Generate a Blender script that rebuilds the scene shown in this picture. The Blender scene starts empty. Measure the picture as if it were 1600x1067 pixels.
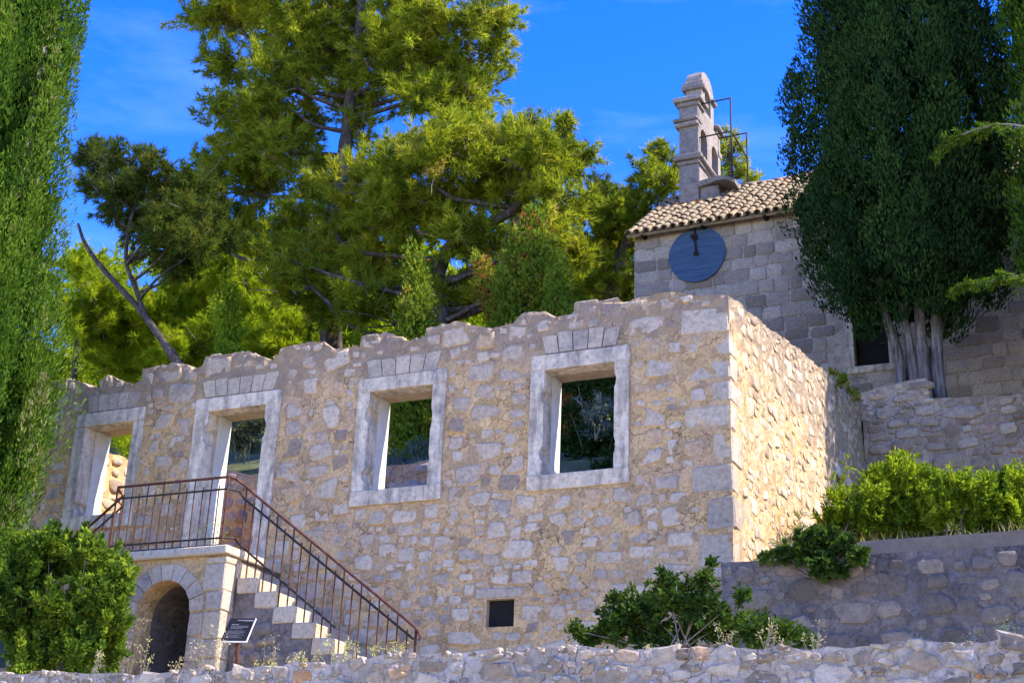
import bpy, math, numpy as np
from mathutils import Matrix, Vector, noise
R = math.radians
rng = np.random.default_rng(11)
scene = bpy.context.scene
col = scene.collection

# ------------------------------------------------------------------ camera
cam_d = bpy.data.cameras.new('camera'); cam = bpy.data.objects.new('camera', cam_d); col.objects.link(cam)
cam_d.sensor_width = 36.0; cam_d.lens = 51.05; cam_d.clip_end = 3000; cam_d.clip_start = 0.1
rt = Vector((0.90879, 0.41559, 0.03728)); up = Vector((0.12149, -0.34902, 0.92921)); fw = Vector((-0.39918, 0.83992, 0.36768))
cam.matrix_world = Matrix(((rt.x, up.x, -fw.x, 0), (rt.y, up.y, -fw.y, 0), (rt.z, up.z, -fw.z, 1.6), (0, 0, 0, 1)))
scene.camera = cam
# ------------------------------------------------------------------ sky and sun
SUN_EL, SUN_AZ = R(47), R(9.5)            # azimuth measured from +X towards +Y
sd = Vector((math.cos(SUN_EL)*math.cos(SUN_AZ), math.cos(SUN_EL)*math.sin(SUN_AZ), math.sin(SUN_EL)))
world = bpy.data.worlds.new('World'); scene.world = world; world.use_nodes = True
nt = world.node_tree; nt.nodes.clear()
wo = nt.nodes.new('ShaderNodeOutputWorld'); bg = nt.nodes.new('ShaderNodeBackground'); sky = nt.nodes.new('ShaderNodeTexSky')
hs = nt.nodes.new('ShaderNodeHueSaturation'); hs.inputs['Saturation'].default_value = 1.36; hs.inputs['Hue'].default_value = 0.526; hs.inputs['Value'].default_value = 1.0
sky.sky_type = 'NISHITA'; sky.sun_disc = False; sky.sun_elevation = SUN_EL; sky.sun_rotation = R(90) - SUN_AZ
sky.altitude = 600; sky.air_density = 1.0; sky.dust_density = 0.2; sky.ozone_density = 4.0
bg.inputs['Strength'].default_value = 0.15
wt = nt.nodes.new('ShaderNodeTexCoord'); wm = nt.nodes.new('ShaderNodeMapping'); wm.inputs['Scale'].default_value = (2.2, 2.2, 9.0); wn = nt.nodes.new('ShaderNodeTexNoise'); wn.inputs['Scale'].default_value = 1.6; wn.inputs['Detail'].default_value = 7; wn.inputs['Roughness'].default_value = 0.62
wr = nt.nodes.new('ShaderNodeMapRange'); wr.inputs['From Min'].default_value = 0.50; wr.inputs['From Max'].default_value = 0.85; wr.inputs['To Max'].default_value = 0.13; wx = nt.nodes.new('ShaderNodeMix'); wx.data_type = 'RGBA'; wx.inputs[7].default_value = (3.2, 3.9, 5.0, 1)
nt.links.new(wt.outputs['Generated'], wm.inputs['Vector']); nt.links.new(wm.outputs[0], wn.inputs['Vector']); nt.links.new(wn.outputs['Fac'], wr.inputs['Value']); nt.links.new(wr.outputs[0], wx.inputs[0])
nt.links.new(sky.outputs[0], hs.inputs['Color']); nt.links.new(hs.outputs[0], wx.inputs[6]); nt.links.new(wx.outputs[2], bg.inputs[0]); nt.links.new(bg.outputs[0], wo.inputs[0])
sl = bpy.data.lights.new('sun', 'SUN'); sl.energy = 2.75; sl.angle = R(0.5); sl.color = (1.0, 0.92, 0.78)
so = bpy.data.objects.new('sun', sl); col.objects.link(so); so.rotation_euler = sd.to_track_quat('Z', 'Y').to_euler()
scene.view_settings.view_transform = 'Standard'; scene.view_settings.look = 'None'
scene.view_settings.exposure = 1.93; scene.view_settings.gamma = 1.0; scene.view_settings.use_curve_mapping = False

cy_ = scene.cycles; cy_.max_bounces = 6; cy_.diffuse_bounces = 3; cy_.glossy_bounces = 2; cy_.transmission_bounces = 4; cy_.transparent_max_bounces = 4; cy_.caustics_reflective = False; cy_.caustics_refractive = False

# ------------------------------------------------------------------ helpers
WL = {}
def wloc(o): return WL[o.name] if o else np.zeros(3)
def link(o, parent, origin):
    col.objects.link(o); o.location = np.asarray(origin, float) - wloc(parent)
    if parent: o.parent = parent
    WL[o.name] = np.asarray(origin, float); return o
def tag(o, label=None, cat=None, group=None, kind=None):
    if label: o['label'] = label
    if cat: o['category'] = cat
    if group: o['group'] = group
    if kind: o['kind'] = kind
    return o
def thing(name, loc, label, cat, group=None):
    return tag(link(bpy.data.objects.new(name, None), None, loc), label, cat, group)
def mesh_data(name, V, F, mats, attr=None, smooth=False, fmat=None, rim=None):
    me = bpy.data.meshes.new(name); V = np.asarray(V, np.float32)
    if isinstance(F, np.ndarray):
        n, k = F.shape
        me.vertices.add(len(V)); me.vertices.foreach_set('co', V.ravel())
        me.loops.add(n*k); me.loops.foreach_set('vertex_index', F.astype(np.int32).ravel())
        me.polygons.add(n); me.polygons.foreach_set('loop_start', np.arange(0, n*k, k, dtype=np.int32))
        me.update(calc_edges=True)
    else:
        me.from_pydata(V.tolist(), [], F)
    for m in (mats if isinstance(mats, (list, tuple)) else [mats]): me.materials.append(m)
    if fmat is not None: me.polygons.foreach_set('material_index', np.asarray(fmat, np.int32))
    if attr is not None:
        a = me.attributes.new('rnd', 'FLOAT', 'POINT')
        a.data.foreach_set('value', np.broadcast_to(np.asarray(attr, np.float32), (len(V),)).copy())
    if rim is not None:
        a = me.attributes.new('rim', 'FLOAT', 'POINT'); a.data.foreach_set('value', np.asarray(rim, np.float32))
    if smooth: me.polygons.foreach_set('use_smooth', np.ones(len(me.polygons), bool))
    return me
def add(name, V, F, mats, parent=None, attr=None, smooth=False, kind=None, fmat=None, origin=None, rim=None):
    V = np.asarray(V, float)
    if origin is None: origin = np.array([V[:,0].mean(), V[:,1].mean(), V[:,2].min()])
    o = bpy.data.objects.new(name, mesh_data(name, V - origin, F, mats, attr, smooth, fmat, rim))
    link(o, parent, origin)
    if kind: o['kind'] = kind
    return o
BOXF = [(0,3,2,1),(4,5,6,7),(0,1,5,4),(1,2,6,5),(2,3,7,6),(3,0,4,7)]
def boxv(x0,x1,y0,y1,z0,z1):
    return np.array([(x0,y0,z0),(x1,y0,z0),(x1,y1,z0),(x0,y1,z0),(x0,y0,z1),(x1,y0,z1),(x1,y1,z1),(x0,y1,z1)], float)
def join(parts):
    V, F, n = [], [], 0
    for v, f in parts:
        V.append(np.asarray(v, float)); F += [tuple(i+n for i in q) for q in f]; n += len(v)
    return np.vstack(V), F
def worn_box(x0,x1,y0,y1,z0,z1,b=0.012,jit=0.004):
    """a box with chamfered edges and slightly uneven corners (44 triangles)"""
    lo = np.array([x0,y0,z0]); hi = np.array([x1,y1,z1]); V = []; idx = {}
    for cx in (0,1):
        for cy in (0,1):
            for cz in (0,1):
                c = np.where([cx,cy,cz], hi, lo); s = np.where([cx,cy,cz], -1.0, 1.0)
                jj = rng.normal(0, jit, 3); bb = b*rng.uniform(0.6, 1.8)
                for ax in range(3):
                    p = c + s*bb; p[ax] = c[ax]; idx[(cx,cy,cz,ax)] = len(V); V.append(p + jj)
    F = []
    for ax in range(3):
        o1, o2 = (ax+1) % 3, (ax+2) % 3
        for s in (0,1):
            q = []
            for a, b2 in ((0,0),(1,0),(1,1),(0,1)):
                k = [0,0,0]; k[ax] = s; k[o1] = a; k[o2] = b2; q.append(idx[(*k, ax)])
            F.append(tuple(q if s else q[::-1]))
    for ax in range(3):
        o1, o2 = (ax+1) % 3, (ax+2) % 3
        for a in (0,1):
            for b2 in (0,1):
                k0 = [0,0,0]; k0[o1] = a; k0[o2] = b2; k1 = list(k0); k1[ax] = 1
                q = (idx[(*k0,o1)], idx[(*k0,o2)], idx[(*k1,o2)], idx[(*k1,o1)])
                F.append(q if (a != b2) else q[::-1])
    for cx in (0,1):
        for cy in (0,1):
            for cz in (0,1):
                t = tuple(idx[(cx,cy,cz,a)] for a in range(3)); F.append(t if (cx+cy+cz) % 2 else t[::-1])
    return np.array(V), F
def extrude(poly, frame, d0, d1):
    """poly of (u, v); prism between depths d0 (back) and d1 (front) along the frame normal"""
    n = len(poly); V = np.array([fr(frame, u, v, d0) for u, v in poly] + [fr(frame, u, v, d1) for u, v in poly])
    F = [tuple(range(n))[::-1], tuple(range(n, 2*n))] + [(i, (i+1) % n, n+(i+1) % n, n+i) for i in range(n)]
    return V, F
def fr(frame, u, v, w):
    o, U, Vv, N = frame; return o + u*U + v*Vv + w*N
def FRONT(y): return (np.array([0,y,0.]), np.array([1.,0,0]), np.array([0,0,1.]), np.array([0,-1.,0]))
def SIDE(x): return (np.array([x,0,0.]), np.array([0,1.,0]), np.array([0,0,1.]), np.array([1.,0,0]))
def tube(path, rad, n=6, cap=True):
    P = np.asarray(path, float); m = len(P); rad = np.broadcast_to(rad, (m,)); V = []; F = []
    for i in range(m):
        t = P[min(i+1, m-1)] - P[max(i-1, 0)]; t = t/(np.linalg.norm(t)+1e-9)
        a = np.cross(t, (0.31, 0.17, 0.93) if abs(t[2]) < 0.9 else (1, 0, 0)); a /= np.linalg.norm(a); b = np.cross(t, a)
        for k in range(n):
            th = 2*math.pi*k/n; V.append(P[i] + rad[i]*(math.cos(th)*a + math.sin(th)*b))
    for i in range(m-1):
        for k in range(n):
            F.append((i*n+k, i*n+(k+1) % n, (i+1)*n+(k+1) % n, (i+1)*n+k))
    if cap: F += [tuple(range(n))[::-1], tuple(range((m-1)*n, m*n))]
    return np.array(V), F
def nz(x, y, z, s): return noise.noise(Vector((x*s, y*s, z*s)))

# ------------------------------------------------------------------ materials
def ramp(nt, stops, interp='LINEAR'):
    r = nt.nodes.new('ShaderNodeValToRGB'); r.color_ramp.interpolation = interp; e = r.color_ramp.elements
    while len(e) > 1: e.remove(e[-1])
    e[0].position = stops[0][0]; e[0].color = (*stops[0][1], 1)
    for p, c in stops[1:]:
        k = e.new(p); k.color = (*c, 1)
    return r
def base_mat(name, rough=0.9):
    m = bpy.data.materials.new(name); m.use_nodes = True; nt = m.node_tree; b = nt.nodes['Principled BSDF']
    b.inputs['Roughness'].default_value = rough; b.inputs['Specular IOR Level'].default_value = 0.2
    return m, nt, b
def N(nt, t, **kw):
    n = nt.nodes.new(t)
    for k, v in kw.items():
        if k in n.inputs: n.inputs[k].default_value = v
        else: setattr(n, k, v)
    return n
def mixc(nt, a, b, fac, mode='MIX'):
    m = nt.nodes.new('ShaderNodeMix'); m.data_type = 'RGBA'; m.blend_type = mode
    for s, v in ((m.inputs[6], a), (m.inputs[7], b), (m.inputs[0], fac)):
        if hasattr(v, 'is_linked') or hasattr(v, 'links'): nt.links.new(v, s)
        elif isinstance(v, tuple): s.default_value = (*v, 1)
        else: s.default_value = v
    return m.outputs[2]
def noise_tex(nt, pos, scale, detail=5, rough=0.6, sc=None):
    n = N(nt, 'ShaderNodeTexNoise', Scale=scale, Detail=detail, Roughness=rough)
    if sc:
        mp = nt.nodes.new('ShaderNodeMapping'); mp.inputs['Scale'].default_value = sc
        nt.links.new(pos, mp.inputs['Vector']); pos = mp.outputs[0]
    nt.links.new(pos, n.inputs['Vector']); return n.outputs['Fac']
def stone_mat(name, stops, spot=(0.16,0.15,0.15), spotamt=0.55, bump=0.5, scale=9.0, pale=None, bd=0.02, streak=False, smear=None, tint=(1.06, 0.95, 0.76)):
    stops = [(p, (c[0]*tint[0], c[1]*tint[1], c[2]*tint[2])) for p, c in stops]
    m, nt, b = base_mat(name, 0.92)
    g = nt.nodes.new('ShaderNodeNewGeometry'); pos = g.outputs['Position']
    at = N(nt, 'ShaderNodeAttribute', attribute_name='rnd')
    r = ramp(nt, stops); nt.links.new(at.outputs['Fac'], r.inputs[0])
    n1 = noise_tex(nt, pos, scale*1.7, 10, 0.78); rr = ramp(nt, [(0.30,(0.42,0.40,0.39)),(0.44,(0.86,0.85,0.84)),(0.54,(1.05,1.05,1.05)),(0.72,(1.34,1.32,1.28))]); nt.links.new(n1, rr.inputs[0])
    c = mixc(nt, r.outputs[0], rr.outputs[0], 1.0, 'MULTIPLY')
    n2 = noise_tex(nt, pos, 2.1, 7, 0.7); r2 = ramp(nt, [(0.52,(0,0,0)),(0.68,(1,1,1))]); nt.links.new(n2, r2.inputs[0])
    f2 = N(nt, 'ShaderNodeMath', operation='MULTIPLY'); nt.links.new(r2.outputs[0], f2.inputs[0]); f2.inputs[1].default_value = spotamt
    c = mixc(nt, c, spot, f2.outputs[0])
    if pale:
        n3 = noise_tex(nt, pos, 16, 6, 0.7); r3 = ramp(nt, [(0.58,(0,0,0)),(0.66,(1,1,1))]); nt.links.new(n3, r3.inputs[0]); c = mixc(nt, c, pale, r3.outputs[0])
    if smear:
        ra = N(nt, 'ShaderNodeAttribute', attribute_name='rim'); n5 = noise_tex(nt, pos, 11, 6, 0.7)
        ad = N(nt, 'ShaderNodeMath', operation='MULTIPLY_ADD'); nt.links.new(ra.outputs['Fac'], ad.inputs[0]); ad.inputs[1].default_value = 0.75; nt.links.new(n5, ad.inputs[2])
        mr = N(nt, 'ShaderNodeMapRange'); mr.inputs['From Min'].default_value = 0.60; mr.inputs['From Max'].default_value = 0.72; mr.inputs['To Min'].default_value = 1.0; mr.inputs['To Max'].default_value = 0.0
        nt.links.new(ad.outputs[0], mr.inputs['Value']); n6 = noise_tex(nt, pos, 1.3, 6, 0.65); r6 = ramp(nt, [(0.38, smear[0]), (0.62, smear[1])]); nt.links.new(n6, r6.inputs[0])
        c = mixc(nt, c, r6.outputs[0], mr.outputs[0])
        jr = ramp(nt, [(0.585,(1,1,1)),(0.615,(0.42,0.38,0.36)),(0.64,(0.42,0.38,0.36)),(0.67,(1,1,1))]); nt.links.new(ad.outputs[0], jr.inputs[0])
        n7 = noise_tex(nt, pos, 3.0, 3, 0.6); r7 = ramp(nt, [(0.44,(0,0,0)),(0.56,(1,1,1))]); nt.links.new(n7, r7.inputs[0]); c = mixc(nt, c, mixc(nt, c, jr.outputs[0], 1.0, 'MULTIPLY'), r7.outputs[0])
    if streak:
        n4 = noise_tex(nt, pos, 5.5, 5, 0.6, (1.4, 1.4, 0.22)); r4 = ramp(nt, [(0.46,(1,1,1)),(0.62,(0.62,0.61,0.62))]); nt.links.new(n4, r4.inputs[0]); c = mixc(nt, c, r4.outputs[0], 1.0, 'MULTIPLY')
    nt.links.new(c, b.inputs['Base Color'])
    nb = noise_tex(nt, pos, 28, 9, 0.72); bp = N(nt, 'ShaderNodeBump', Strength=bump, Distance=bd); nt.links.new(nb, bp.inputs['Height']); nt.links.new(bp.outputs[0], b.inputs['Normal'])
    return m
def mortar_mat(name, c1, c2, top=None, topz=0, stain=(0.13,0.12,0.12), bump=0.95):
    m, nt, b = base_mat(name, 0.95)
    g = nt.nodes.new('ShaderNodeNewGeometry'); pos = g.outputs['Position']
    n1 = noise_tex(nt, pos, 1.3, 6, 0.65); r1 = ramp(nt, [(0.38,c1),(0.62,c2)]); nt.links.new(n1, r1.inputs[0])
    n2 = noise_tex(nt, pos, 22, 9, 0.75); r2 = ramp(nt, [(0.30,(0.34,0.31,0.29)),(0.43,(0.86,0.85,0.84)),(0.54,(1.06,1.06,1.05)),(0.72,(1.42,1.4,1.36))]); nt.links.new(n2, r2.inputs[0])
    c = mixc(nt, r1.outputs[0], r2.outputs[0], 1.0, 'MULTIPLY')
    dn = noise_tex(nt, pos, 7, 4, 0.6); dv = N(nt, 'ShaderNodeVectorMath', operation='MULTIPLY_ADD'); nt.links.new(dn, dv.inputs[0]); dv.inputs[1].default_value = (.22, .22, .22); nt.links.new(pos, dv.inputs[2])
    vo = N(nt, 'ShaderNodeTexVoronoi', feature='DISTANCE_TO_EDGE', Scale=6.5); nt.links.new(dv.outputs[0], vo.inputs['Vector'])
    vr = ramp(nt, [(0.0,(0.22,0.19,0.18)),(0.045,(1,1,1))]); nt.links.new(vo.outputs['Distance'], vr.inputs[0])
    nm = noise_tex(nt, pos, 1.9, 4, 0.6); rm = ramp(nt, [(0.46,(0,0,0)),(0.58,(1,1,1))]); nt.links.new(nm, rm.inputs[0])
    c = mixc(nt, c, mixc(nt, c, vr.outputs[0], 1.0, 'MULTIPLY'), rm.outputs[0])
    vc = N(nt, 'ShaderNodeTexVoronoi', Scale=6.5); nt.links.new(dv.outputs[0], vc.inputs['Vector']); hv = N(nt, 'ShaderNodeSeparateXYZ'); nt.links.new(vc.outputs['Color'], hv.inputs[0])
    rv = ramp(nt, [(0.0,(0.74,0.75,0.78)),(0.5,(1,1,1)),(1.0,(1.14,1.17,1.26))]); nt.links.new(hv.outputs[0], rv.inputs[0]); c = mixc(nt, c, rv.outputs[0], 1.0, 'MULTIPLY')
    if top:
        sx = nt.nodes.new('ShaderNodeSeparateXYZ'); nt.links.new(pos, sx.inputs[0])
        n3 = noise_tex(nt, pos, 2.6, 7, 0.7)
        ma = N(nt, 'ShaderNodeMath', operation='MULTIPLY_ADD'); nt.links.new(n3, ma.inputs[0]); ma.inputs[1].default_value = 1.5; nt.links.new(sx.outputs[2], ma.inputs[2])
        mr = N(nt, 'ShaderNodeMapRange'); mr.inputs['From Min'].default_value = topz+0.55; mr.inputs['From Max'].default_value = topz+0.95; mr.inputs['To Max'].default_value = 0.6
        nt.links.new(ma.outputs[0], mr.inputs['Value']); c = mixc(nt, c, top, mr.outputs[0])
    nt.links.new(c, b.inputs['Base Color'])
    nb = noise_tex(nt, pos, 20, 10, 0.75); bp = N(nt, 'ShaderNodeBump', Strength=bump, Distance=0.03); nt.links.new(nb, bp.inputs['Height']); nt.links.new(bp.outputs[0], b.inputs['Normal'])
    return m
def leaf_mat(name, stops, trans=0.35, tcol=1.5):
    m, nt, b = base_mat(name, 0.6); b.inputs['Specular IOR Level'].default_value = 0.06; b.inputs['Roughness'].default_value = 0.8
    at = N(nt, 'ShaderNodeAttribute', attribute_name='rnd'); r = ramp(nt, stops); nt.links.new(at.outputs['Fac'], r.inputs[0])
    nt.links.new(r.outputs[0], b.inputs['Base Color'])
    t = nt.nodes.new('ShaderNodeBsdfTranslucent'); mu = mixc(nt, r.outputs[0], (tcol*1.05, tcol, tcol*0.5), 1.0, 'MULTIPLY'); nt.links.new(mu, t.inputs['Color'])
    mx = nt.nodes.new('ShaderNodeMixShader'); mx.inputs[0].default_value = trans
    nt.links.new(b.outputs[0], mx.inputs[1]); nt.links.new(t.outputs[0], mx.inputs[2]); nt.links.new(mx.outputs[0], nt.nodes['Material Output'].inputs['Surface'])
    return m
def noise_mat(name, stops, scale=6, rough=0.85, bump=0.3, sc=None, metal=0.0, spec=0.3, bd=0.02):
    m, nt, b = base_mat(name, rough); b.inputs['Metallic'].default_value = metal; b.inputs['Specular IOR Level'].default_value = spec
    g = nt.nodes.new('ShaderNodeNewGeometry'); pos = g.outputs['Position']
    n1 = noise_tex(nt, pos, scale, 8, 0.68, sc); r = ramp(nt, stops); nt.links.new(n1, r.inputs[0]); nt.links.new(r.outputs[0], b.inputs['Base Color'])
    if bump:
        nb = noise_tex(nt, pos, scale*3, 8, 0.7, sc); bp = N(nt, 'ShaderNodeBump', Strength=bump, Distance=bd); nt.links.new(nb, bp.inputs['Height']); nt.links.new(bp.outputs[0], b.inputs['Normal'])
    return m
LAV = [(0.0,(0.29,0.235,0.21)),(0.15,(0.43,0.37,0.335)),(0.5,(0.52,0.455,0.41)),(0.8,(0.60,0.535,0.485)),(1.0,(0.52,0.38,0.26))]
M = dict(
 stone=stone_mat('house_stone', LAV, bump=0.8, smear=((0.53,0.355,0.20), (0.66,0.43,0.195))),
 crest=stone_mat('crest_stone', [(0,(0.24,0.21,0.19)),(0.6,(0.36,0.32,0.29)),(1,(0.46,0.42,0.38))], spot=(0.15,0.13,0.12), spotamt=0.8, bump=0.95, pale=(0.55,0.52,0.48), bd=0.03),
 quoin=stone_mat('quoin_stone', [(0,(0.36,0.32,0.295)),(0.5,(0.46,0.415,0.385)),(1,(0.55,0.49,0.43))], spotamt=0.6, bump=0.7),
 mortar=mortar_mat('house_mortar', (0.53,0.355,0.20), (0.66,0.43,0.195), top=(0.23,0.19,0.155), topz=9.22),
 frame=stone_mat('dressed_limestone', [(0,(0.60,0.55,0.50)),(1,(0.74,0.69,0.63))], spot=(0.27,0.25,0.235), spotamt=0.75, bump=0.45, scale=6, pale=(0.66,0.64,0.61), streak=True),
 reveal=noise_mat('reveal_mortar', [(0.3,(0.36,0.26,0.16)),(0.6,(0.50,0.38,0.24))], 5, 0.95, 0.5),
 plaster=noise_mat('reveal_plaster', [(0.3,(0.62,0.55,0.44)),(0.6,(0.76,0.72,0.65))], 4, 0.9, 0.3),
 fwall=stone_mat('terrace_stone', tint=(1.12, 1.0, 0.80), smear=((0.42,0.345,0.27),(0.53,0.44,0.34)), stops=[(0,(0.22,0.19,0.16)),(0.25,(0.36,0.31,0.265)),(0.6,(0.47,0.42,0.37)),(0.93,(0.56,0.51,0.46)),(1,(0.50,0.28,0.12))], spot=(0.13,0.12,0.11), spotamt=0.75, bump=0.9, scale=7, pale=(0.62,0.60,0.57), bd=0.03),
 fmortar=mortar_mat('terrace_mortar', (0.42,0.345,0.27), (0.53,0.44,0.34)),
 dmortar=mortar_mat('shade_toned_mortar', (0.16,0.135,0.12), (0.25,0.20,0.165)),  # dark tone puts shade into the colour of terrace wall and vault
 dstone=stone_mat('shade_toned_stone', tint=(1.16, 1.0, 0.78), smear=((0.16,0.135,0.12),(0.25,0.20,0.165)), stops=[(0,(0.12,0.11,0.11)),(0.5,(0.20,0.185,0.18)),(1,(0.28,0.25,0.235))], spotamt=0.6, bump=0.8),  # stone colour lowered to carry the terrace wall's shade
 bstone=stone_mat('retaining_stone', smear=((0.34,0.245,0.165),(0.46,0.34,0.23)), stops=[(0,(0.24,0.18,0.14)),(0.5,(0.40,0.325,0.265)),(0.85,(0.50,0.43,0.36)),(1,(0.44,0.25,0.16))], bump=0.7),
 bmortar=mortar_mat('retaining_mortar', (0.34,0.245,0.165), (0.46,0.34,0.23)),
 ashlar=stone_mat('ashlar_stone', [(0,(0.22,0.19,0.18)),(0.4,(0.345,0.305,0.295)),(1,(0.48,0.43,0.41))], spotamt=0.4, bump=0.45),
 amortar=mortar_mat('ashlar_mortar', (0.40,0.32,0.25), (0.54,0.43,0.32)),
 bell=stone_mat('bell_gable_stone', tint=(1,1,1), stops=[(0,(0.24,0.205,0.175)),(1,(0.38,0.32,0.265))], spot=(0.13,0.105,0.085), spotamt=0.75, bump=0.5, scale=5),
 step=stone_mat('stair_stone', tint=(1,1,1), stops=[(0,(0.48,0.39,0.28)),(1,(0.62,0.51,0.37))], spot=(0.50,0.28,0.10), spotamt=0.4, bump=0.35),
 tile=stone_mat('clay_tile', tint=(1,1,1), stops=[(0,(0.26,0.20,0.13)),(0.45,(0.35,0.265,0.165)),(0.8,(0.41,0.30,0.175)),(0.93,(0.42,0.25,0.13)),(1,(0.40,0.18,0.09))], spot=(0.15,0.13,0.11), spotamt=0.5, bump=0.4, scale=7),
 iron=noise_mat('rusty_iron', [(0.35,(0.045,0.022,0.018)),(0.65,(0.15,0.055,0.035))], 14, 0.7, 0.2, metal=0.2, bd=0.004),
 darkiron=noise_mat('dark_iron', [(0.35,(0.02,0.02,0.02)),(0.65,(0.06,0.045,0.04))], 14, 0.7, 0.2, metal=0.2, bd=0.004),
 clock=noise_mat('blue_painted_boards', [(0.3,(0.034,0.068,0.115)),(0.55,(0.055,0.10,0.165)),(0.78,(0.12,0.16,0.21))], 3, 0.6, 0.25, sc=(0.6,1,7)),
 rust=noise_mat('black_rust', [(0.4,(0.012,0.010,0.009)),(0.7,(0.045,0.025,0.015))], 9, 0.9, 0.4),
 sign=noise_mat('sign_panel', [(0.3,(0.010,0.009,0.012)),(0.7,(0.018,0.016,0.021))], 5, 0.7, 0, spec=0.1),
 signedge=noise_mat('sign_edge', [(0.3,(0.55,0.55,0.55)),(0.7,(0.75,0.75,0.75))], 5, 0.5, 0),
 print=noise_mat('white_print', [(0.35,(0.16,0.16,0.17)),(0.7,(0.38,0.38,0.38))], 60, 0.6, 0),
 bark=noise_mat('pine_bark', [(0.35,(0.035,0.026,0.020)),(0.55,(0.09,0.07,0.058)),(0.74,(0.25,0.21,0.19))], 5, 0.95, 0.9, sc=(1.6,1.6,0.5), bd=0.05),
 cbark=noise_mat('cypress_bark', [(0.36,(0.07,0.05,0.04)),(0.5,(0.20,0.165,0.14)),(0.70,(0.40,0.35,0.31))], 8, 0.95, 0.9, sc=(2.6,2.6,0.25), bd=0.05),
 twig=noise_mat('twig', [(0.4,(0.16,0.13,0.10)),(0.7,(0.34,0.30,0.26))], 9, 0.9, 0.2),
 ground=noise_mat('dry_earth', [(0.3,(0.30,0.25,0.16)),(0.5,(0.43,0.36,0.25)),(0.7,(0.55,0.47,0.36))], 1.2, 1.0, 0.8, bd=0.05),
 soil=noise_mat('grassy_soil', [(0.3,(0.035,0.05,0.018)),(0.5,(0.085,0.095,0.035)),(0.72,(0.19,0.16,0.09))], 1.6, 1.0, 0.9, bd=0.06),
 asphalt=noise_mat('pale_gravel', [(0.3,(0.50,0.44,0.35)),(0.7,(0.64,0.57,0.47))], 30, 0.95, 0.5),
 dark=noise_mat('painted_room_shade', [(0.3,(0.010,0.009,0.008)),(0.7,(0.022,0.019,0.016))], 3, 1.0, 0.2),  # near-black colour stands for the shade inside openings
 pine=leaf_mat('pine_needles', [(0,(0.08,0.125,0.014)),(0.45,(0.22,0.27,0.022)),(0.8,(0.33,0.365,0.032)),(1,(0.40,0.31,0.10))], 0.5, 1.45),
 darkpine=leaf_mat('dark_pine_needles', [(0,(0.03,0.055,0.014)),(0.5,(0.07,0.105,0.018)),(0.9,(0.12,0.145,0.018)),(1,(0.15,0.12,0.03))], 0.35, 1.5),
 yellowpine=leaf_mat('young_pine_needles', [(0,(0.16,0.23,0.014)),(0.5,(0.27,0.35,0.018)),(1,(0.36,0.40,0.025))], 0.5, 1.4),
 cyp=leaf_mat('cypress_leaves', [(0,(0.025,0.06,0.010)),(0.5,(0.072,0.145,0.012)),(0.9,(0.145,0.225,0.018)),(1,(0.22,0.21,0.09))], 0.3, 1.4),
 dcyp=leaf_mat('dark_cypress_leaves', [(0,(0.012,0.032,0.010)),(0.6,(0.028,0.064,0.014)),(1,(0.055,0.10,0.018))], 0.12, 1.3),
 ivy=leaf_mat('ivy_leaves', [(0,(0.06,0.11,0.014)),(0.5,(0.14,0.21,0.018)),(0.9,(0.24,0.28,0.025)),(1,(0.30,0.11,0.04))], 0.3, 1.4),
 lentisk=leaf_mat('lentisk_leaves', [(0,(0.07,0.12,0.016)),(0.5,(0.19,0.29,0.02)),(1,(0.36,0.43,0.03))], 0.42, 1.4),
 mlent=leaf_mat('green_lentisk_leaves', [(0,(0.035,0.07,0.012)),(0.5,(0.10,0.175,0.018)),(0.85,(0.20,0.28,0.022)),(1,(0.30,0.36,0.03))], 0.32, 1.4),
 dlent=leaf_mat('shaded_lentisk_leaves', [(0,(0.02,0.045,0.012)),(0.5,(0.05,0.10,0.018)),(1,(0.10,0.16,0.02))], 0.25, 1.3),  # darker copy of the lentisk leaves, shade is in the colour
 olive=leaf_mat('olive_leaves', [(0,(0.06,0.075,0.04)),(1,(0.15,0.17,0.10))], 0.2, 1.2),
 silver=leaf_mat('silver_leaves', [(0,(0.04,0.065,0.06)),(1,(0.11,0.15,0.145))], 0.15, 1.1),
 herb=leaf_mat('herb_leaves', [(0,(0.16,0.17,0.05)),(0.6,(0.30,0.28,0.09)),(1,(0.42,0.36,0.16))], 0.3, 1.2),
 straw=leaf_mat('dry_straw', [(0,(0.34,0.28,0.15)),(1,(0.60,0.53,0.34))], 0.25, 1.1),
 flower=leaf_mat('yellow_flowers', [(0,(0.55,0.50,0.12)),(1,(0.70,0.66,0.34))], 0.2, 1.0),
 concrete=noise_mat('old_concrete', [(0.3,(0.17,0.13,0.10)),(0.7,(0.29,0.23,0.17))], 5, 0.95, 0.5),
)

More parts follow.
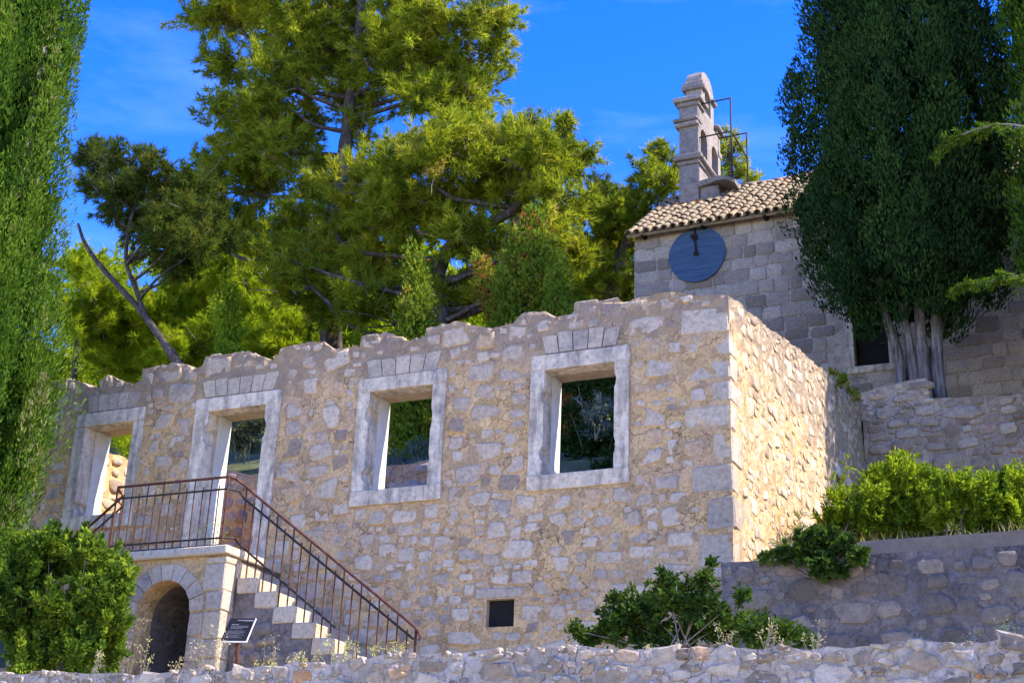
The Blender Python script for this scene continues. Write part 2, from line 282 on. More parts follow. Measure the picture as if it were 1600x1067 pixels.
# ------------------------------------------------------------------ masonry
def layout(u0, u1, v0, v1, ch, cw, gap, holes=(), top=None, keep=1.0, jit=0.25):
    """rows of stones of uneven height and width; returns (u, v, w, h)"""
    out = []; v = v0
    while v < v1:
        h = rng.uniform(*ch); u = u0 - rng.uniform(0, cw[1])
        while u < u1:
            w = rng.uniform(*cw); g = rng.uniform(*gap); hh = h*rng.uniform(1-jit, 1+jit*0.2)
            a, b = max(u, u0), min(u+w, u1); cv = v + h/2 + rng.uniform(-1, 1)*h*jit*0.35
            if b - a > cw[0]*0.5 and rng.random() < keep:
                pieces = [(a, b, cv-hh/2, cv+hh/2)]
                for (x0, x1, z0, z1) in holes:
                    nxt = []
                    for (p, q, r, s) in pieces:
                        if q <= x0 or p >= x1 or s <= z0 or r >= z1: nxt.append((p, q, r, s)); continue
                        if x0-p > 0.09: nxt.append((p, x0-0.02, r, s))
                        if q-x1 > 0.09: nxt.append((x1+0.02, q, r, s))
                    pieces = nxt
                for (p, q, r, s) in pieces:
                    if top: s = min(s, top((p+q)/2)-0.05)
                    if s-r > 0.06 and q-p > 0.07: out.append(((p+q)/2, (r+s)/2, max(q-p-g, 0.06), max(s-r-g, 0.05)))
            u += w
        v += h
    return out
def pack(u0, u1, v0, v1, classes, margin, holes=(), top=None, gap=0.03):
    """random rubble: big stones first, smaller ones thrown into what is left"""
    H = np.array([(a, b, c, d) for a, b, c, d in holes]).reshape(-1, 4); R_ = np.zeros((0, 4)); out = []
    for (w0, w1, h0, h1, tries, mx) in classes:
        got = 0
        for _ in range(tries):
            w, h = rng.uniform(w0, w1), rng.uniform(h0, h1); u, v = rng.uniform(u0+w/2, u1-w/2), rng.uniform(v0+h/2, v1-h/2)
            if top and v+h/2 > top(u)-gap: continue
            a, b, c, d = u-w/2, u+w/2, v-h/2, v+h/2
            if len(H) and np.any((H[:, 0] < b) & (H[:, 1] > a) & (H[:, 2] < d) & (H[:, 3] > c)): continue
            m = margin*rng.uniform(0.3, 1.3)
            if len(R_) and np.any((R_[:, 0] < b+m) & (R_[:, 1] > a-m) & (R_[:, 2] < d+m) & (R_[:, 3] > c-m)): continue
            R_ = np.vstack([R_, [(a, b, c, d)]]); out.append((u, v, w, h)); got += 1
            if got >= mx: break
    return out
def stone_geo(u, v, w, h, frame, proud, n=9, ex=3.2, jit=0.10, dfun=None, rot=0.06, rough=0.13):
    th = np.linspace(0, 2*math.pi, n, endpoint=False) + rng.uniform(0, 2*math.pi/n) + rng.normal(0, 0.10, n)
    c, s = np.cos(th), np.sin(th); k = 1 + rng.normal(0, jit, n)
    pu = np.sign(c)*np.abs(c)**(2/ex)*w/2*k; pv = np.sign(s)*np.abs(s)**(2/ex)*h/2*k
    a = rng.normal(0, rot); pu, pv = pu*math.cos(a)-pv*math.sin(a), pu*math.sin(a)+pv*math.cos(a)
    base = dfun(u, v) if dfun else 0.0; tl = rng.normal(0, 0.05, 2); V = []
    for sc, d in ((1.04, -0.06), (1.0, proud*0.35), (0.74, proud)):
        for i in range(n): V.append(fr(frame, u+pu[i]*sc, v+pv[i]*sc, base + d + (tl[0]*pu[i]+tl[1]*pv[i] + rng.normal(0, proud*rough) if d > 0 else 0)))
    V.append(fr(frame, u, v, base + proud*rng.uniform(0.95, 1.25)))
    F = []
    for r in (0, 1):
        for i in range(n): F.append((r*n+i, r*n+(i+1) % n, (r+1)*n+(i+1) % n, (r+1)*n+i))
    F += [(2*n+i, 2*n+(i+1) % n, 3*n) for i in range(n)]
    return np.array(V), F
def block_geo(u, v, w, h, frame, proud, b=0.02, jit=0.006):
    """squared block: 12-gon with eased corners"""
    a, c = w/2, h/2; p = []
    for sx, sy in ((-1,-1),(1,-1),(1,1),(-1,1)):
        e = b*rng.uniform(0.7, 2.0); q = [(sx*a, sy*(c-e)), (sx*(a-e), sy*c)]
        p += q if sx*sy > 0 else q[::-1]
    p = np.array(p) + rng.normal(0, jit, (8, 2)); n = 8; V = []
    tl = rng.normal(0, 0.02, 2)
    for sc, d in ((0.0, -0.05), (0.0, proud*0.5), (min(0.018, 0.2*min(w, h)), proud)):
        for x, y in p:
            V.append(fr(frame, u+x-np.sign(x)*sc, v+y-np.sign(y)*sc, d + (tl[0]*x+tl[1]*y+rng.normal(0, 0.002) if d > 0 else 0)))
    F = []
    for r in (0, 1):
        for i in range(n): F.append((r*n+i, r*n+(i+1) % n, (r+1)*n+(i+1) % n, (r+1)*n+i))
    F.append(tuple(range(2*n, 3*n)))
    return np.array(V), F
def rim_of(n):
    if n % 3 == 0: return np.full(n, 1.0)                       # squared blocks carry no smeared mortar
    k = (n-1)//3; return np.concatenate([np.full(2*k, 0.0), np.full(k, 0.62), [1.0]])
def place_stones(geos, mat, parent, name='stone', limit=300, rest='small_stones', sizes=None, rnds=None, smooth=True):
    """the largest become parts of their own, the rest one joined part"""
    idx = np.argsort(-np.array(sizes)) if sizes is not None else np.arange(len(geos)); restp, resta, restr = [], [], []
    for k, i in enumerate(idx):
        V, F = geos[i]; r = rng.random() if rnds is None else rnds[i]
        if k < limit: add(name, V, F, mat, parent, attr=r, smooth=smooth, rim=rim_of(len(V)))
        else: restp.append((V, F)); resta.append(np.full(len(V), r)); restr.append(rim_of(len(V)))
    if restp:
        V, F = join(restp); add(rest, V, F, mat, parent, attr=np.concatenate(resta), smooth=smooth, kind='stuff', rim=np.concatenate(restr))
def wall_grid(name, frame, u0, u1, v0, top, holes, thick, step, amp, mats, parent, ulines=(), dfun=None, topamp=0.02, vtop=None, crust=0.0):
    us = set(np.round(np.arange(u0, u1, step), 4)) | {u0, u1} | set(ulines)
    for h in holes: us |= {h[0], h[1]}
    us = np.array(sorted(us)); keep = [us[0]]
    hard = {round(x, 4) for h in holes for x in h[:2]} | {round(x, 4) for x in ulines} | {round(u1, 4)}
    for x in us[1:]:
        if x - keep[-1] < step*0.35:
            if round(x, 4) in hard: keep[-1 if round(keep[-1], 4) not in hard else len(keep):] = [x]
        else: keep.append(x)
    us = np.array(keep)
    vm = vtop if vtop is not None else (max([h[3] for h in holes]) if holes else v0)
    vs = set(np.round(np.arange(v0, vm, step), 4)) | {v0, vm}
    for h in holes: vs |= {h[2], h[3]}
    vs = np.array(sorted(v for v in vs if v <= vm+1e-6)); nu = max(3, int(round((max(top(u) for u in us)-vm)/step)))
    nv = len(vs) + nu; nU = len(us); G = np.zeros((nU, nv, 2))
    for i, u in enumerate(us):
        t = top(u)
        for j in range(nv):
            v = vs[j] if j < len(vs) else vm + (t-vm)*(j-len(vs)+1)/nu
            G[i, j] = (u, v)
    V = np.zeros((nU, nv, 2, 3))
    for i in range(nU):
        for j in range(nv):
            u, v = G[i, j]; d = dfun(u, v) if dfun else 0
            e = amp*(nz(u, v, 3.1, 5.0) + 0.6*nz(u, v, 9.7, 13.0))
            if crust and v > top(u)-0.34: e += crust*(nz(u, v, 21.3, 6.5)+.7*nz(u, v, 4.4, 15.0))*(1-(top(u)-v)/0.34)
            V[i, j, 0] = fr(frame, u, v, d+e); V[i, j, 1] = fr(frame, u, v, -thick - e)
            if j == nv-1: V[i, j, 1, 2] += topamp*2*nz(u, v, 5.5, 3.0)
    solid = np.ones((nU-1, nv-1), bool)
    for i in range(nU-1):
        for j in range(nv-1):
            cu, cv = (us[i]+us[i+1])/2, (G[i, j, 1]+G[i, j+1, 1])/2
            for h in holes:
                if h[0] < cu < h[1] and h[2] < cv < h[3]: solid[i, j] = False
    id_ = lambda i, j, k: (i*nv+j)*2+k
    F, FM = [], []
    for i in range(nU-1):
        for j in range(nv-1):
            if not solid[i, j]: continue
            F.append((id_(i,j,0), id_(i+1,j,0), id_(i+1,j+1,0), id_(i,j+1,0))); FM.append(0)
            F.append((id_(i,j,1), id_(i,j+1,1), id_(i+1,j+1,1), id_(i+1,j,1))); FM.append(0)
            for di, dj, e in ((-1,0,((i,j),(i,j+1))), (1,0,((i+1,j+1),(i+1,j))), (0,-1,((i+1,j),(i,j))), (0,1,((i,j+1),(i+1,j+1)))):
                a, c = i+di, j+dj; inside = 0 <= a < nU-1 and 0 <= c < nv-1
                if inside and solid[a, c]: continue
                (p, q), (r, s) = e
                F.append((id_(p,q,1), id_(p,q,0), id_(r,s,0), id_(r,s,1))); FM.append(1 if inside and len(mats) > 1 else 0)
    return add(name, V.reshape(-1, 3), F, mats, parent, fmat=FM)
def arch_panel(frame, u0, u1, v0, v1, uc, a, vs, d0, d1, n=10):
    """solid panel with one round-headed opening that goes down to v0"""
    P = [(uc-a, v0), (uc-a, vs)] + [(uc-a*math.cos(math.pi*k/n), vs+a*math.sin(math.pi*k/n)) for k in range(1, n)] + [(uc+a, vs), (uc+a, v0)]
    Q = [(u0, v0), (u0, vs)]
    for k in range(1, n):
        t = math.pi*k/n; c, s = -math.cos(t), math.sin(t)
        m = min((u1-uc)/c if c > 1e-6 else 1e9, (u0-uc)/c if c < -1e-6 else 1e9, (v1-vs)/s); Q.append((uc+c*m, vs+s*m))
    Q += [(u1, vs), (u1, v0)]
    # square the corners
    for cu in (u0, u1):
        k = min(range(len(Q)), key=lambda i: (Q[i][0]-cu)**2+(Q[i][1]-v1)**2); Q[k] = (cu, v1)
    m = len(P); V = [fr(frame, *p, d1) for p in P] + [fr(frame, *q, d1) for q in Q] + [fr(frame, *p, d0) for p in P] + [fr(frame, *q, d0) for q in Q]
    F = []
    for i in range(m-1):
        F += [(i, i+1, m+i+1, m+i)[::-1], (2*m+i, 2*m+i+1, 3*m+i+1, 3*m+i), (i, i+1, 2*m+i+1, 2*m+i), (m+i, m+i+1, 3*m+i+1, 3*m+i)[::-1]]
    F += [(0, m, 3*m, 2*m), (m-1, 2*m-1, 4*m-1, 3*m-1)[::-1]]
    return np.array(V), F

# ------------------------------------------------------------------ foliage
def unit(a): return a/(np.linalg.norm(a, axis=-1, keepdims=True)+1e-9)
def needles(C, A, per, length, width, spread):
    """C centres, A axes -> thin triangles"""
    n = len(C)*per; c = np.repeat(C, per, 0); a = np.repeat(A, per, 0)
    d = unit(a + rng.normal(0, spread, (n, 3))); s = unit(np.cross(d, rng.normal(0, 1, (n, 3))))
    L = length*rng.uniform(0.6, 1.25, (n, 1)); w = width*rng.uniform(0.7, 1.3, (n, 1))
    V = np.stack([c - s*w/2, c + s*w/2, c + d*L], 1).reshape(-1, 3)
    return V, np.arange(n*3).reshape(n, 3)
def leaves(C, A, length, width, spread):
    n = len(C); d = unit(A + rng.normal(0, spread, (n, 3))); s = unit(np.cross(d, rng.normal(0, 1, (n, 3))))
    L = length*rng.uniform(0.6, 1.3, (n, 1)); w = width*rng.uniform(0.7, 1.3, (n, 1)); up_ = np.cross(s, d)*L*0.12
    V = np.stack([C, C + d*L*0.45 + s*w/2 + up_, C + d*L, C + d*L*0.45 - s*w/2 + up_], 1).reshape(-1, 3)
    return V, np.arange(n*4).reshape(n, 4)
def blob_cloud(blobs, dens, sub=9, flat=0.75, subr=0.42, shell=0.45, feather=0.0, lift=0.45):
    """points spread through sub-clumps of each blob; returns points, outward axes, a tone per point"""
    P, A, T = [], [], []
    for (x, y, z, r) in blobs:
        c = np.array([x, y, z]); ns = max(4, int(sub*(0.7+0.6*rng.random())))
        d = unit(rng.normal(0, 1, (ns, 3))); sc = c + d*r*rng.uniform(0.25, 0.95, (ns, 1))*np.array([1, 1, flat]); bt = rng.normal(0, 0.10)
        for k in range(ns):
            sr = r*subr*rng.uniform(0.6, 1.3); n = max(3, int(dens*sr*sr*4)); e = unit(rng.normal(0, 1, (n, 3)))
            if feather:
                ax = unit(d[k] + rng.normal(0, .45, 3) + np.array([0, 0, lift])); t = rng.uniform(-.9, 1.1, (n, 1))
                p = sc[k] + ax*t*sr*feather + e*sr*.34*(1.15-np.abs(t)*.75)
                P.append(p); A.append(unit(ax*0.9 + e*0.55))
            else:
                p = sc[k] + e*sr*(rng.random((n, 1))**shell)*np.array([1, 1, flat*0.85])
                P.append(p); A.append(unit(e*0.8 + unit(p-c)*0.7 + np.array([0, 0, 0.45])))
            T.append(np.clip(0.5 + bt + rng.normal(0, 0.13) + rng.normal(0, 0.13, n), 0, 0.97))
    return np.vstack(P), np.vstack(A), np.concatenate(T)
def smooth_path(p, n):
    p = np.asarray(p, float); t = np.linspace(0, len(p)-1, n); i = np.clip(t.astype(int), 0, len(p)-2); f = (t-i)[:, None]
    p0, p1, p2, p3 = p[np.maximum(i-1, 0)], p[i], p[i+1], p[np.minimum(i+2, len(p)-1)]
    return 0.5*((2*p1)+(-p0+p2)*f+(2*p0-5*p1+4*p2-p3)*f**2+(-p0+3*p1-3*p2+p3)*f**3)
def limbs_to(trunk, blobs, r0, frac=0.8):
    out = []; T = np.asarray(trunk)
    for (x, y, z, r) in blobs:
        if rng.random() > frac: continue
        b = np.array([x, y, z]); low = T[T[:, 2] < z - 0.2*r]; low = low if len(low) else T[:1]
        k = np.argmin(np.linalg.norm(low[:, :2]-b[:2], axis=1)*0.5 + np.abs(low[:, 2]-(z-0.45*np.linalg.norm(low[:, :2]-b[:2], axis=1)))); a = low[k]
        L = np.linalg.norm(b-a); mid = (a+b)/2 + np.array([rng.normal(0, .06), rng.normal(0, .06), -0.10])*L
        mid2 = (a*0.25+b*0.75) + rng.normal(0, .04, 3)*L
        pth = smooth_path([a, mid, mid2, b], 8); out.append((pth, np.linspace(r0, r0*0.25, 8)))
        for _ in range(3):                      # twigs
            q = pth[rng.integers(3, 8)]; e = b + unit(rng.normal(0, 1, 3))*r*0.8; out.append((np.array([q, (q+e)/2+rng.normal(0, .08, 3)*r, e]), np.array([r0*.3, r0*.2, r0*.08])))
    return out
def tubes(list_, n=5): return join([tube(p, r, n) for p, r in list_])
def pine(name, label, cat, blobs, trunks, mat, r0, dens=190, per=5, length=0.22, width=0.034, sub=26, group=None, limb=0.085, frac=0.8, flat=0.9):
    base = trunks[0][0]; t = thing(name, base, label, cat, group)
    tr = []
    for k, p in enumerate(trunks):
        sp = smooth_path(p, 4*len(p)); rad = np.linspace(r0 if k == 0 else r0*0.6, r0*0.3, len(sp))*(1+rng.normal(0, .05, len(sp))); tr.append((sp, rad))
    V, F = tubes(tr, 9); add('trunk', V, F, M['bark'], t, smooth=True, origin=base)
    allp = np.vstack([a for a, _ in tr]); lm = limbs_to(allp, blobs, limb, frac)
    if lm: V, F = tubes(lm); add('limbs', V, F, M['bark'], t, smooth=True, origin=base, kind='stuff')
    tw_ = []
    for (x, y, z, r) in blobs:
        for _ in range(5):
            q = np.array([x, y, z])+unit(rng.normal(0, 1, 3))*r*.35; e = q+unit(rng.normal(0, 1, 3)+np.array([0, -.4, .1]))*r*rng.uniform(.5, .95); tw_.append((np.array([q, (q+e)/2+rng.normal(0, .07, 3)*r, e]), np.array([.016, .011, .005])))
    V, F = tubes(tw_, 3); add('twigs', V, F, M['twig'], t, origin=base, kind='stuff')
    extra = [(x+rng.normal(0, .45)*r, y+abs(rng.normal(0, .6))*r, z+rng.normal(0, .3)*r, r*.8) for x, y, z, r in blobs]
    P, A, T = blob_cloud(list(blobs)+extra, dens*1.25, sub, flat, .25, feather=1.7, lift=.3); V, F = needles(P, A, per, length, width, 0.5)
    add('crown', V, F, M[mat], t, attr=np.repeat(np.clip(np.repeat(T, per)+rng.normal(0, .08, len(T)*per), 0, 1), 3), origin=base)
    return t
def plume_crown(cx, cy, prof, nplumes, per, length, width, tone=0.5, pw=0.30, ph=0.85, lump=0.34):
    """flame-shaped plumes of scale-leaf sprays on a body of revolution; prof = [(z, r)]"""
    zs = np.array([p[0] for p in prof]); rs = np.array([p[1] for p in prof])
    z = rng.uniform(zs[0], zs[-1], nplumes*6); r = np.interp(z, zs, rs); k = rng.random(len(z)) < r/r.max(); z = z[k][:nplumes]; r = r[k][:nplumes]
    th = rng.uniform(0, 2*math.pi, len(z)); lum = np.array([nz(math.cos(a)*3.0+cx, math.sin(a)*3.0, q*0.30, 1.0) for a, q in zip(th, z)])
    rr = np.maximum(r*(0.80+lump*lum) - pw*0.4 + rng.normal(0, 0.10, len(z)), 0.05)
    P, A, T = [], [], []
    for i in range(len(z)):
        c = np.array([cx+math.cos(th[i])*rr[i], cy+math.sin(th[i])*rr[i], z[i]]); n = int(per*rng.uniform(0.7, 1.3)); s = rng.uniform(0.65, 1.4)
        h = rng.random(n); e = rng.normal(0, 1, (n, 2)); e /= np.linalg.norm(e, axis=1, keepdims=True)
        w = pw*s*np.sin(np.pi*(0.08+0.9*h**0.8))*np.sqrt(rng.uniform(0.25, 1, n)); out = np.array([math.cos(th[i]), math.sin(th[i])])
        p = np.stack([c[0]+e[:, 0]*w+out[0]*0.12*h, c[1]+e[:, 1]*w+out[1]*0.12*h, c[2]+(h-0.5)*ph*s], 1)
        P.append(p); A.append(unit(np.stack([e[:, 0]*0.36+out[0]*0.16, e[:, 1]*0.36+out[1]*0.16, np.full(n, 1.0)], 1))); T.append(np.clip(tone+rng.normal(0, .18)+(h-.5)*.25+rng.normal(0, .12, n), 0, 1))
    return np.vstack(P), np.vstack(A), np.concatenate(T)
def cypress(name, label, cx, cy, prof, mat, nplumes, per, length, width, stems, group=None, base=None, **kw):
    base = base or (cx, cy, prof[0][0]); t = thing(name, base, label, 'tree', group)
    for s_ in stems:
        p = smooth_path(s_[0], 4*len(s_[0])); V, F = tube(p, np.linspace(s_[1], s_[2], len(p))*(1+rng.normal(0, .06, len(p))), 8); add('trunk', V, F, M['cbark'], t, smooth=True)
    P, A, T = plume_crown(cx, cy, prof, nplumes, per, length, width, **kw); V, F = leaves(P, A, length, width, 0.26)
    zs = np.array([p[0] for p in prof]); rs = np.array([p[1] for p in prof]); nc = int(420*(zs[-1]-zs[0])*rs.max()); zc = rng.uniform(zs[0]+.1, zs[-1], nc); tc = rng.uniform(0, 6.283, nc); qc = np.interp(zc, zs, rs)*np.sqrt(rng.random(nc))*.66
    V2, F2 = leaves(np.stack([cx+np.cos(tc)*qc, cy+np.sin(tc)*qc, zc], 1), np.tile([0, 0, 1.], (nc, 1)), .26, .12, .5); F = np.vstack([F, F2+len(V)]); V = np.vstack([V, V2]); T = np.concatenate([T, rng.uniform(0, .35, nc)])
    add('crown', V, F, M[mat], t, attr=np.repeat(T, 4), origin=base); return t
def bush(name, label, cat, blobs, mat, dens=1500, length=0.07, width=0.032, group=None, sub=12, flat=0.85, subr=0.38, spread=0.5, stems=6, shell=0.5, feather=1.5, lift=.8):
    b = np.array(blobs); base = (b[:, 0].mean(), b[:, 1].mean(), (b[:, 2]-b[:, 3]).min()); t = thing(name, base, label, cat, group)
    P, A, T = blob_cloud(blobs, dens, sub, flat, subr, shell, feather, lift); V, F = leaves(P, A, length, width, spread)
    add('foliage', V, F, M[mat], t, attr=np.repeat(np.clip(T+rng.normal(0, .12, len(T)), 0, 1), 4), origin=base)
    st = []
    for (x, y, z, r) in blobs:
        q = np.array([x, y, z]); s_ = np.array(base)+rng.normal(0, .08, 3)*[1, 1, 0]; st.append((smooth_path([s_, (s_+q)/2+rng.normal(0, .1, 3)*r, q], 6), np.linspace(0.012, 0.004, 6)))
    V, F = tubes(st, 4); add('stems', V, F, M['twig'], t, smooth=True, origin=base); return t

BIG_PINE = [(-28.16,33.79,30.06,1.21),(-26.68,33.8,29.82,1.52),(-24.47,33.04,28.29,1.46),(-26.14,32.44,26.98,0.93),(-23.63,31.84,25.7,0.99),(-22.78,32.7,28.14,1.43),(-22.99,32.76,25.16,1.1),(-24.26,31.82,24.22,0.99),(-25.67,31.83,24.87,0.56),(-22.79,34.3,28.17,1.58),(-20.34,33.4,27.74,1.61),(-17.9,32.31,26.45,1.53),(-16.87,32.83,26.41,0.8),(-20.02,34.23,26.51,1.62),(-18.31,34.03,26.0,1.38),(-17.19,33.9,26.12,0.55),(-20.47,32.72,25.49,1.18),(-18.32,32.98,24.16,1.15),(-17.5,33.46,24.36,0.77),(-18.77,31.86,23.84,0.84),(-17.89,33.14,23.39,0.61),(-25.15,32.41,23.36,1.2),(-27.56,33.99,24.13,0.8),(-23.33,31.87,22.94,0.97),(-26.77,33.47,22.6,1.03),(-25.42,33.96,22.83,1.43),(-22.58,32.29,21.93,0.81),(-27.86,34.03,22.14,0.73),(-26.0,33.97,21.56,1.02),(-22.49,31.75,20.16,0.94),(-23.4,33.54,24.41,0.71),(-24.77,31.7,29.96,1.86),(-21.98,33.01,30.35,2.07),(-18.77,32.84,29.11,1.79),(-23.0,32.23,26.25,0.7),(-23.31,32.54,27.22,1.12),(-26.62,33.8,25.33,1.05),(-26.67,32.52,22.35,0.72),(-23.92,32.09,24.76,0.99),(-22.64,33.52,26.46,1.02),(-21.09,32.87,23.91,0.62),(-24.26,33.78,24.36,1.02),(-18.74,32.31,25.98,1.15),(-20.2,32.53,26.23,1.18),(-22.43,33.78,22.64,0.79),(-22.53,33.02,21.4,0.87)]
BIG_PINE_TRUNK = [(-21.32,33.0,15.97),(-21.63,33.0,18.1),(-21.84,33.0,19.58),(-21.71,33.0,21.25),(-21.56,33.0,23.19),(-21.54,33.0,24.98),(-21.45,33.0,27.05),(-21.46,33.0,29.95)]
MID_PINE = [(-19.72,31.02,20.55,1.08),(-18.13,30.37,20.53,0.96),(-16.47,29.83,20.32,1.02),(-16.26,32.04,21.63,1.08),(-13.93,30.01,19.91,0.91),(-13.62,31.83,20.6,0.62),(-18.62,30.68,19.4,1.05),(-20.7,32.08,19.81,1.11),(-17.28,30.76,19.58,1.13),(-16.61,32.05,20.49,1.07),(-14.79,31.13,19.51,1.02),(-13.33,30.38,18.69,0.82),(-18.64,31.58,18.44,0.97),(-19.74,31.42,18.16,1.07),(-21.07,31.44,18.77,0.91),(-17.76,30.91,16.88,0.85),(-18.76,30.33,16.42,0.93),(-21.07,31.34,17.35,0.89),(-13.51,30.06,17.49,0.8),(-15.4,31.46,21.66,0.62),(-16.33,31.32,21.98,0.44),(-13.26,30.7,21.1,0.3),(-14.72,31.72,21.95,0.32),(-21.45,30.27,17.54,0.88),(-22.34,30.74,18.86,0.72),(-22.26,31.72,20.32,0.75),(-16.22,30.71,18.23,0.76),(-15.64,31.51,17.93,0.85),(-16.8,31.27,16.89,0.77),(-16.05,32.06,17.1,0.77),(-13.52,32.18,17.89,0.68),(-13.59,31.54,16.71,0.66),(-18.36,31.74,21.79,0.91),(-16.1,30.17,20.91,0.86),(-15.19,31.51,20.55,0.96),(-14.21,31.83,21.21,0.7),(-15.22,30.76,20.46,0.94),(-16.86,31.13,19.1,0.87),(-14.25,30.95,17.1,0.74)]
MID_PINE_TRUNK = [(-16.73,31.0,14.96),(-16.92,31.0,16.43),(-17.06,31.0,17.19),(-16.73,31.0,18.07),(-15.99,31.0,18.52),(-14.89,31.0,18.89),(-14.17,31.0,19.71)]
SMALL_PINE = [(-28.26,29.64,22.6,0.5),(-26.52,28.74,21.62,0.52),(-25.79,28.86,21.5,0.44),(-24.7,28.3,20.9,0.36),(-24.62,28.89,20.41,0.54),(-26.4,29.18,20.88,0.61),(-27.8,29.61,21.56,0.5),(-25.83,29.59,20.35,0.74),(-23.83,28.76,19.4,0.71),(-26.52,29.68,19.89,0.71),(-23.96,28.56,18.35,0.67),(-25.34,29.45,18.68,0.51),(-26.36,28.52,19.73,0.36),(-27.8,28.87,20.98,0.34),(-22.97,28.4,18.21,0.6),(-28.03,29.5,21.98,0.48),(-28.55,29.46,22.39,0.35),(-24.44,28.5,18.99,0.71),(-23.95,29.04,20.36,0.58),(-25.36,28.66,20.53,0.62),(-24.0,28.99,17.97,0.6),(-23.39,29.07,19.27,0.64),(-26.28,28.45,20.29,0.51)]
SMALL_PINE_TRUNK = [(-23.05,29.0,14.3),(-23.81,29.0,15.19),(-24.45,29.0,15.94),(-25.24,29.0,16.81),(-26.57,29.0,18.08),(-27.43,29.0,19.02),(-27.88,29.0,19.81)]
SMALL_PINE_FORK = [(-24.9,29.0,16.42),(-25.41,29.0,17.41),(-25.89,29.0,18.31),(-25.94,29.0,19.68),(-25.56,29.0,20.84)]
CHAPEL_PINE = [(-13.37,38.73,24.1,0.53),(-13.49,37.56,22.96,0.67),(-14.14,37.89,22.69,0.56),(-12.72,37.11,22.27,0.58),(-14.32,37.01,21.63,0.78),(-13.63,37.39,21.48,0.78),(-15.21,37.68,21.45,0.79),(-14.69,38.86,21.34,0.91),(-15.85,38.78,20.93,0.91),(-14.66,37.96,19.74,0.88),(-15.91,37.91,19.91,0.79),(-13.56,38.33,24.28,0.28),(-14.31,38.72,19.58,0.59),(-12.5,37.67,21.63,0.39)]
CHAPEL_PINE_TRUNK = [(-14.86,38.0,18.52),(-14.57,38.0,20.18),(-14.17,38.0,21.86),(-13.44,38.0,23.74)]
FAR_PINE = [(-19.39,48.29,29.16,0.52),(-19.03,47.9,28.33,0.71),(-19.57,48.09,28.09,0.72),(-18.8,48.24,27.74,0.64)]
FAR_PINE_TRUNK = [(-19.09,48.0,26.28),(-19.22,48.0,28.99)]
BELL_PINE = [(-12.41,43.0,26.23,0.57),(-12.56,43.19,27.12,0.36),(-12.02,43.2,25.84,0.53),(-12.91,42.51,25.46,0.44),(-12.04,42.54,26.42,0.31),(-12.78,42.65,25.01,0.55),(-11.56,42.71,24.94,0.39)]
BELL_PINE_TRUNK = [(-12.45,43.0,24.14),(-12.4,43.0,26.86)]
YOUNG_PINES = [[(-33.03,35.7,21.33,1.0),(-33.53,35.55,20.13,0.99),(-33.81,35.72,22.43,0.79),(-32.79,36.1,20.49,0.89)],[(-33.27,37.59,20.4,1.03),(-31.46,37.05,20.43,0.94),(-32.45,37.07,21.31,0.79),(-32.98,37.12,19.21,0.9)],[(-31.21,38.58,22.25,0.97),(-32.05,38.69,21.66,0.93),(-30.7,38.84,21.28,1.03),(-31.11,38.28,23.12,0.69)],[(-28.66,36.81,19.02,0.97),(-29.67,36.44,18.79,0.86),(-27.76,36.92,19.41,0.86)],[(-29.11,37.53,22.48,0.9),(-28.4,38.17,21.91,1.01),(-28.73,37.81,23.28,0.72),(-27.9,38.03,20.8,0.99)],[(-25.63,36.03,19.23,0.83),(-24.67,35.82,18.35,0.91),(-25.72,35.99,18.12,0.82)]]
WIN_BUSHES = [[(-22.3,25.73,11.64,0.45),(-22.67,25.73,12.15,0.46),(-22.37,26.02,12.38,0.43),(-22.11,25.99,11.54,0.38)],[(-19.44,26.7,11.66,0.6),(-19.6,26.21,11.99,0.52),(-18.95,26.53,12.18,0.57),(-19.36,26.49,12.85,0.45)],[(-14.13,24.53,10.13,0.23),(-13.72,24.57,10.23,0.26),(-13.25,24.51,10.24,0.2),(-13.46,24.52,9.97,0.2)],[(-9.52,23.6,10.23,0.26),(-9.28,23.62,10.46,0.21),(-9.37,23.55,9.95,0.21)],[(-10.11,24.86,11.36,0.57),(-9.63,25.01,11.62,0.5),(-10.28,24.43,11.76,0.5),(-10.2,25.39,12.31,0.45),(-9.78,25.1,9.83,0.37),(-10.55,25.35,10.24,0.4),(-9.77,24.55,10.05,0.44),(-10.45,24.73,10.82,0.37),(-9.5,24.51,11.04,0.42),(-9.27,24.26,10.29,0.36),(-9.56,24.22,9.3,0.31),(-10.32,24.5,9.39,0.32),(-9.57,25.23,9.85,0.32),(-9.66,24.4,11.48,0.49),(-9.3,25.03,11.06,0.5),(-9.1,24.5,9.97,0.48),(-9.33,24.28,9.3,0.36)]]
COLUMNS = [([(-22.52,30.0,14.22),(-23.04,30.0,17.67)],0.36),([(-15.48,27.5,10.76),(-15.66,27.5,16.09)],0.5),([(-13.53,28.5,13.65),(-14.59,28.5,16.53)],0.26),([(-13.08,28.0,12.18),(-12.85,28.0,17.03)],0.85),([(-11.44,27.0,9.98),(-11.76,27.0,14.86)],0.5)]
LEFT_BUSH = [(-14.04,14.58,5.56,0.47),(-13.75,14.92,5.88,0.39),(-12.96,14.8,5.67,0.38),(-12.53,14.83,5.48,0.2),(-13.96,14.77,4.91,0.51),(-13.13,14.64,5.01,0.46),(-12.68,14.79,5.02,0.33),(-12.81,15.1,4.67,0.27),(-13.5,14.59,4.44,0.41),(-14.65,14.96,5.99,0.31),(-12.91,14.63,4.51,0.41),(-13.64,14.59,6.01,0.17),(-14.17,14.68,6.02,0.14),(-12.87,14.51,5.9,0.12),(-12.85,15.1,5.77,0.14)]
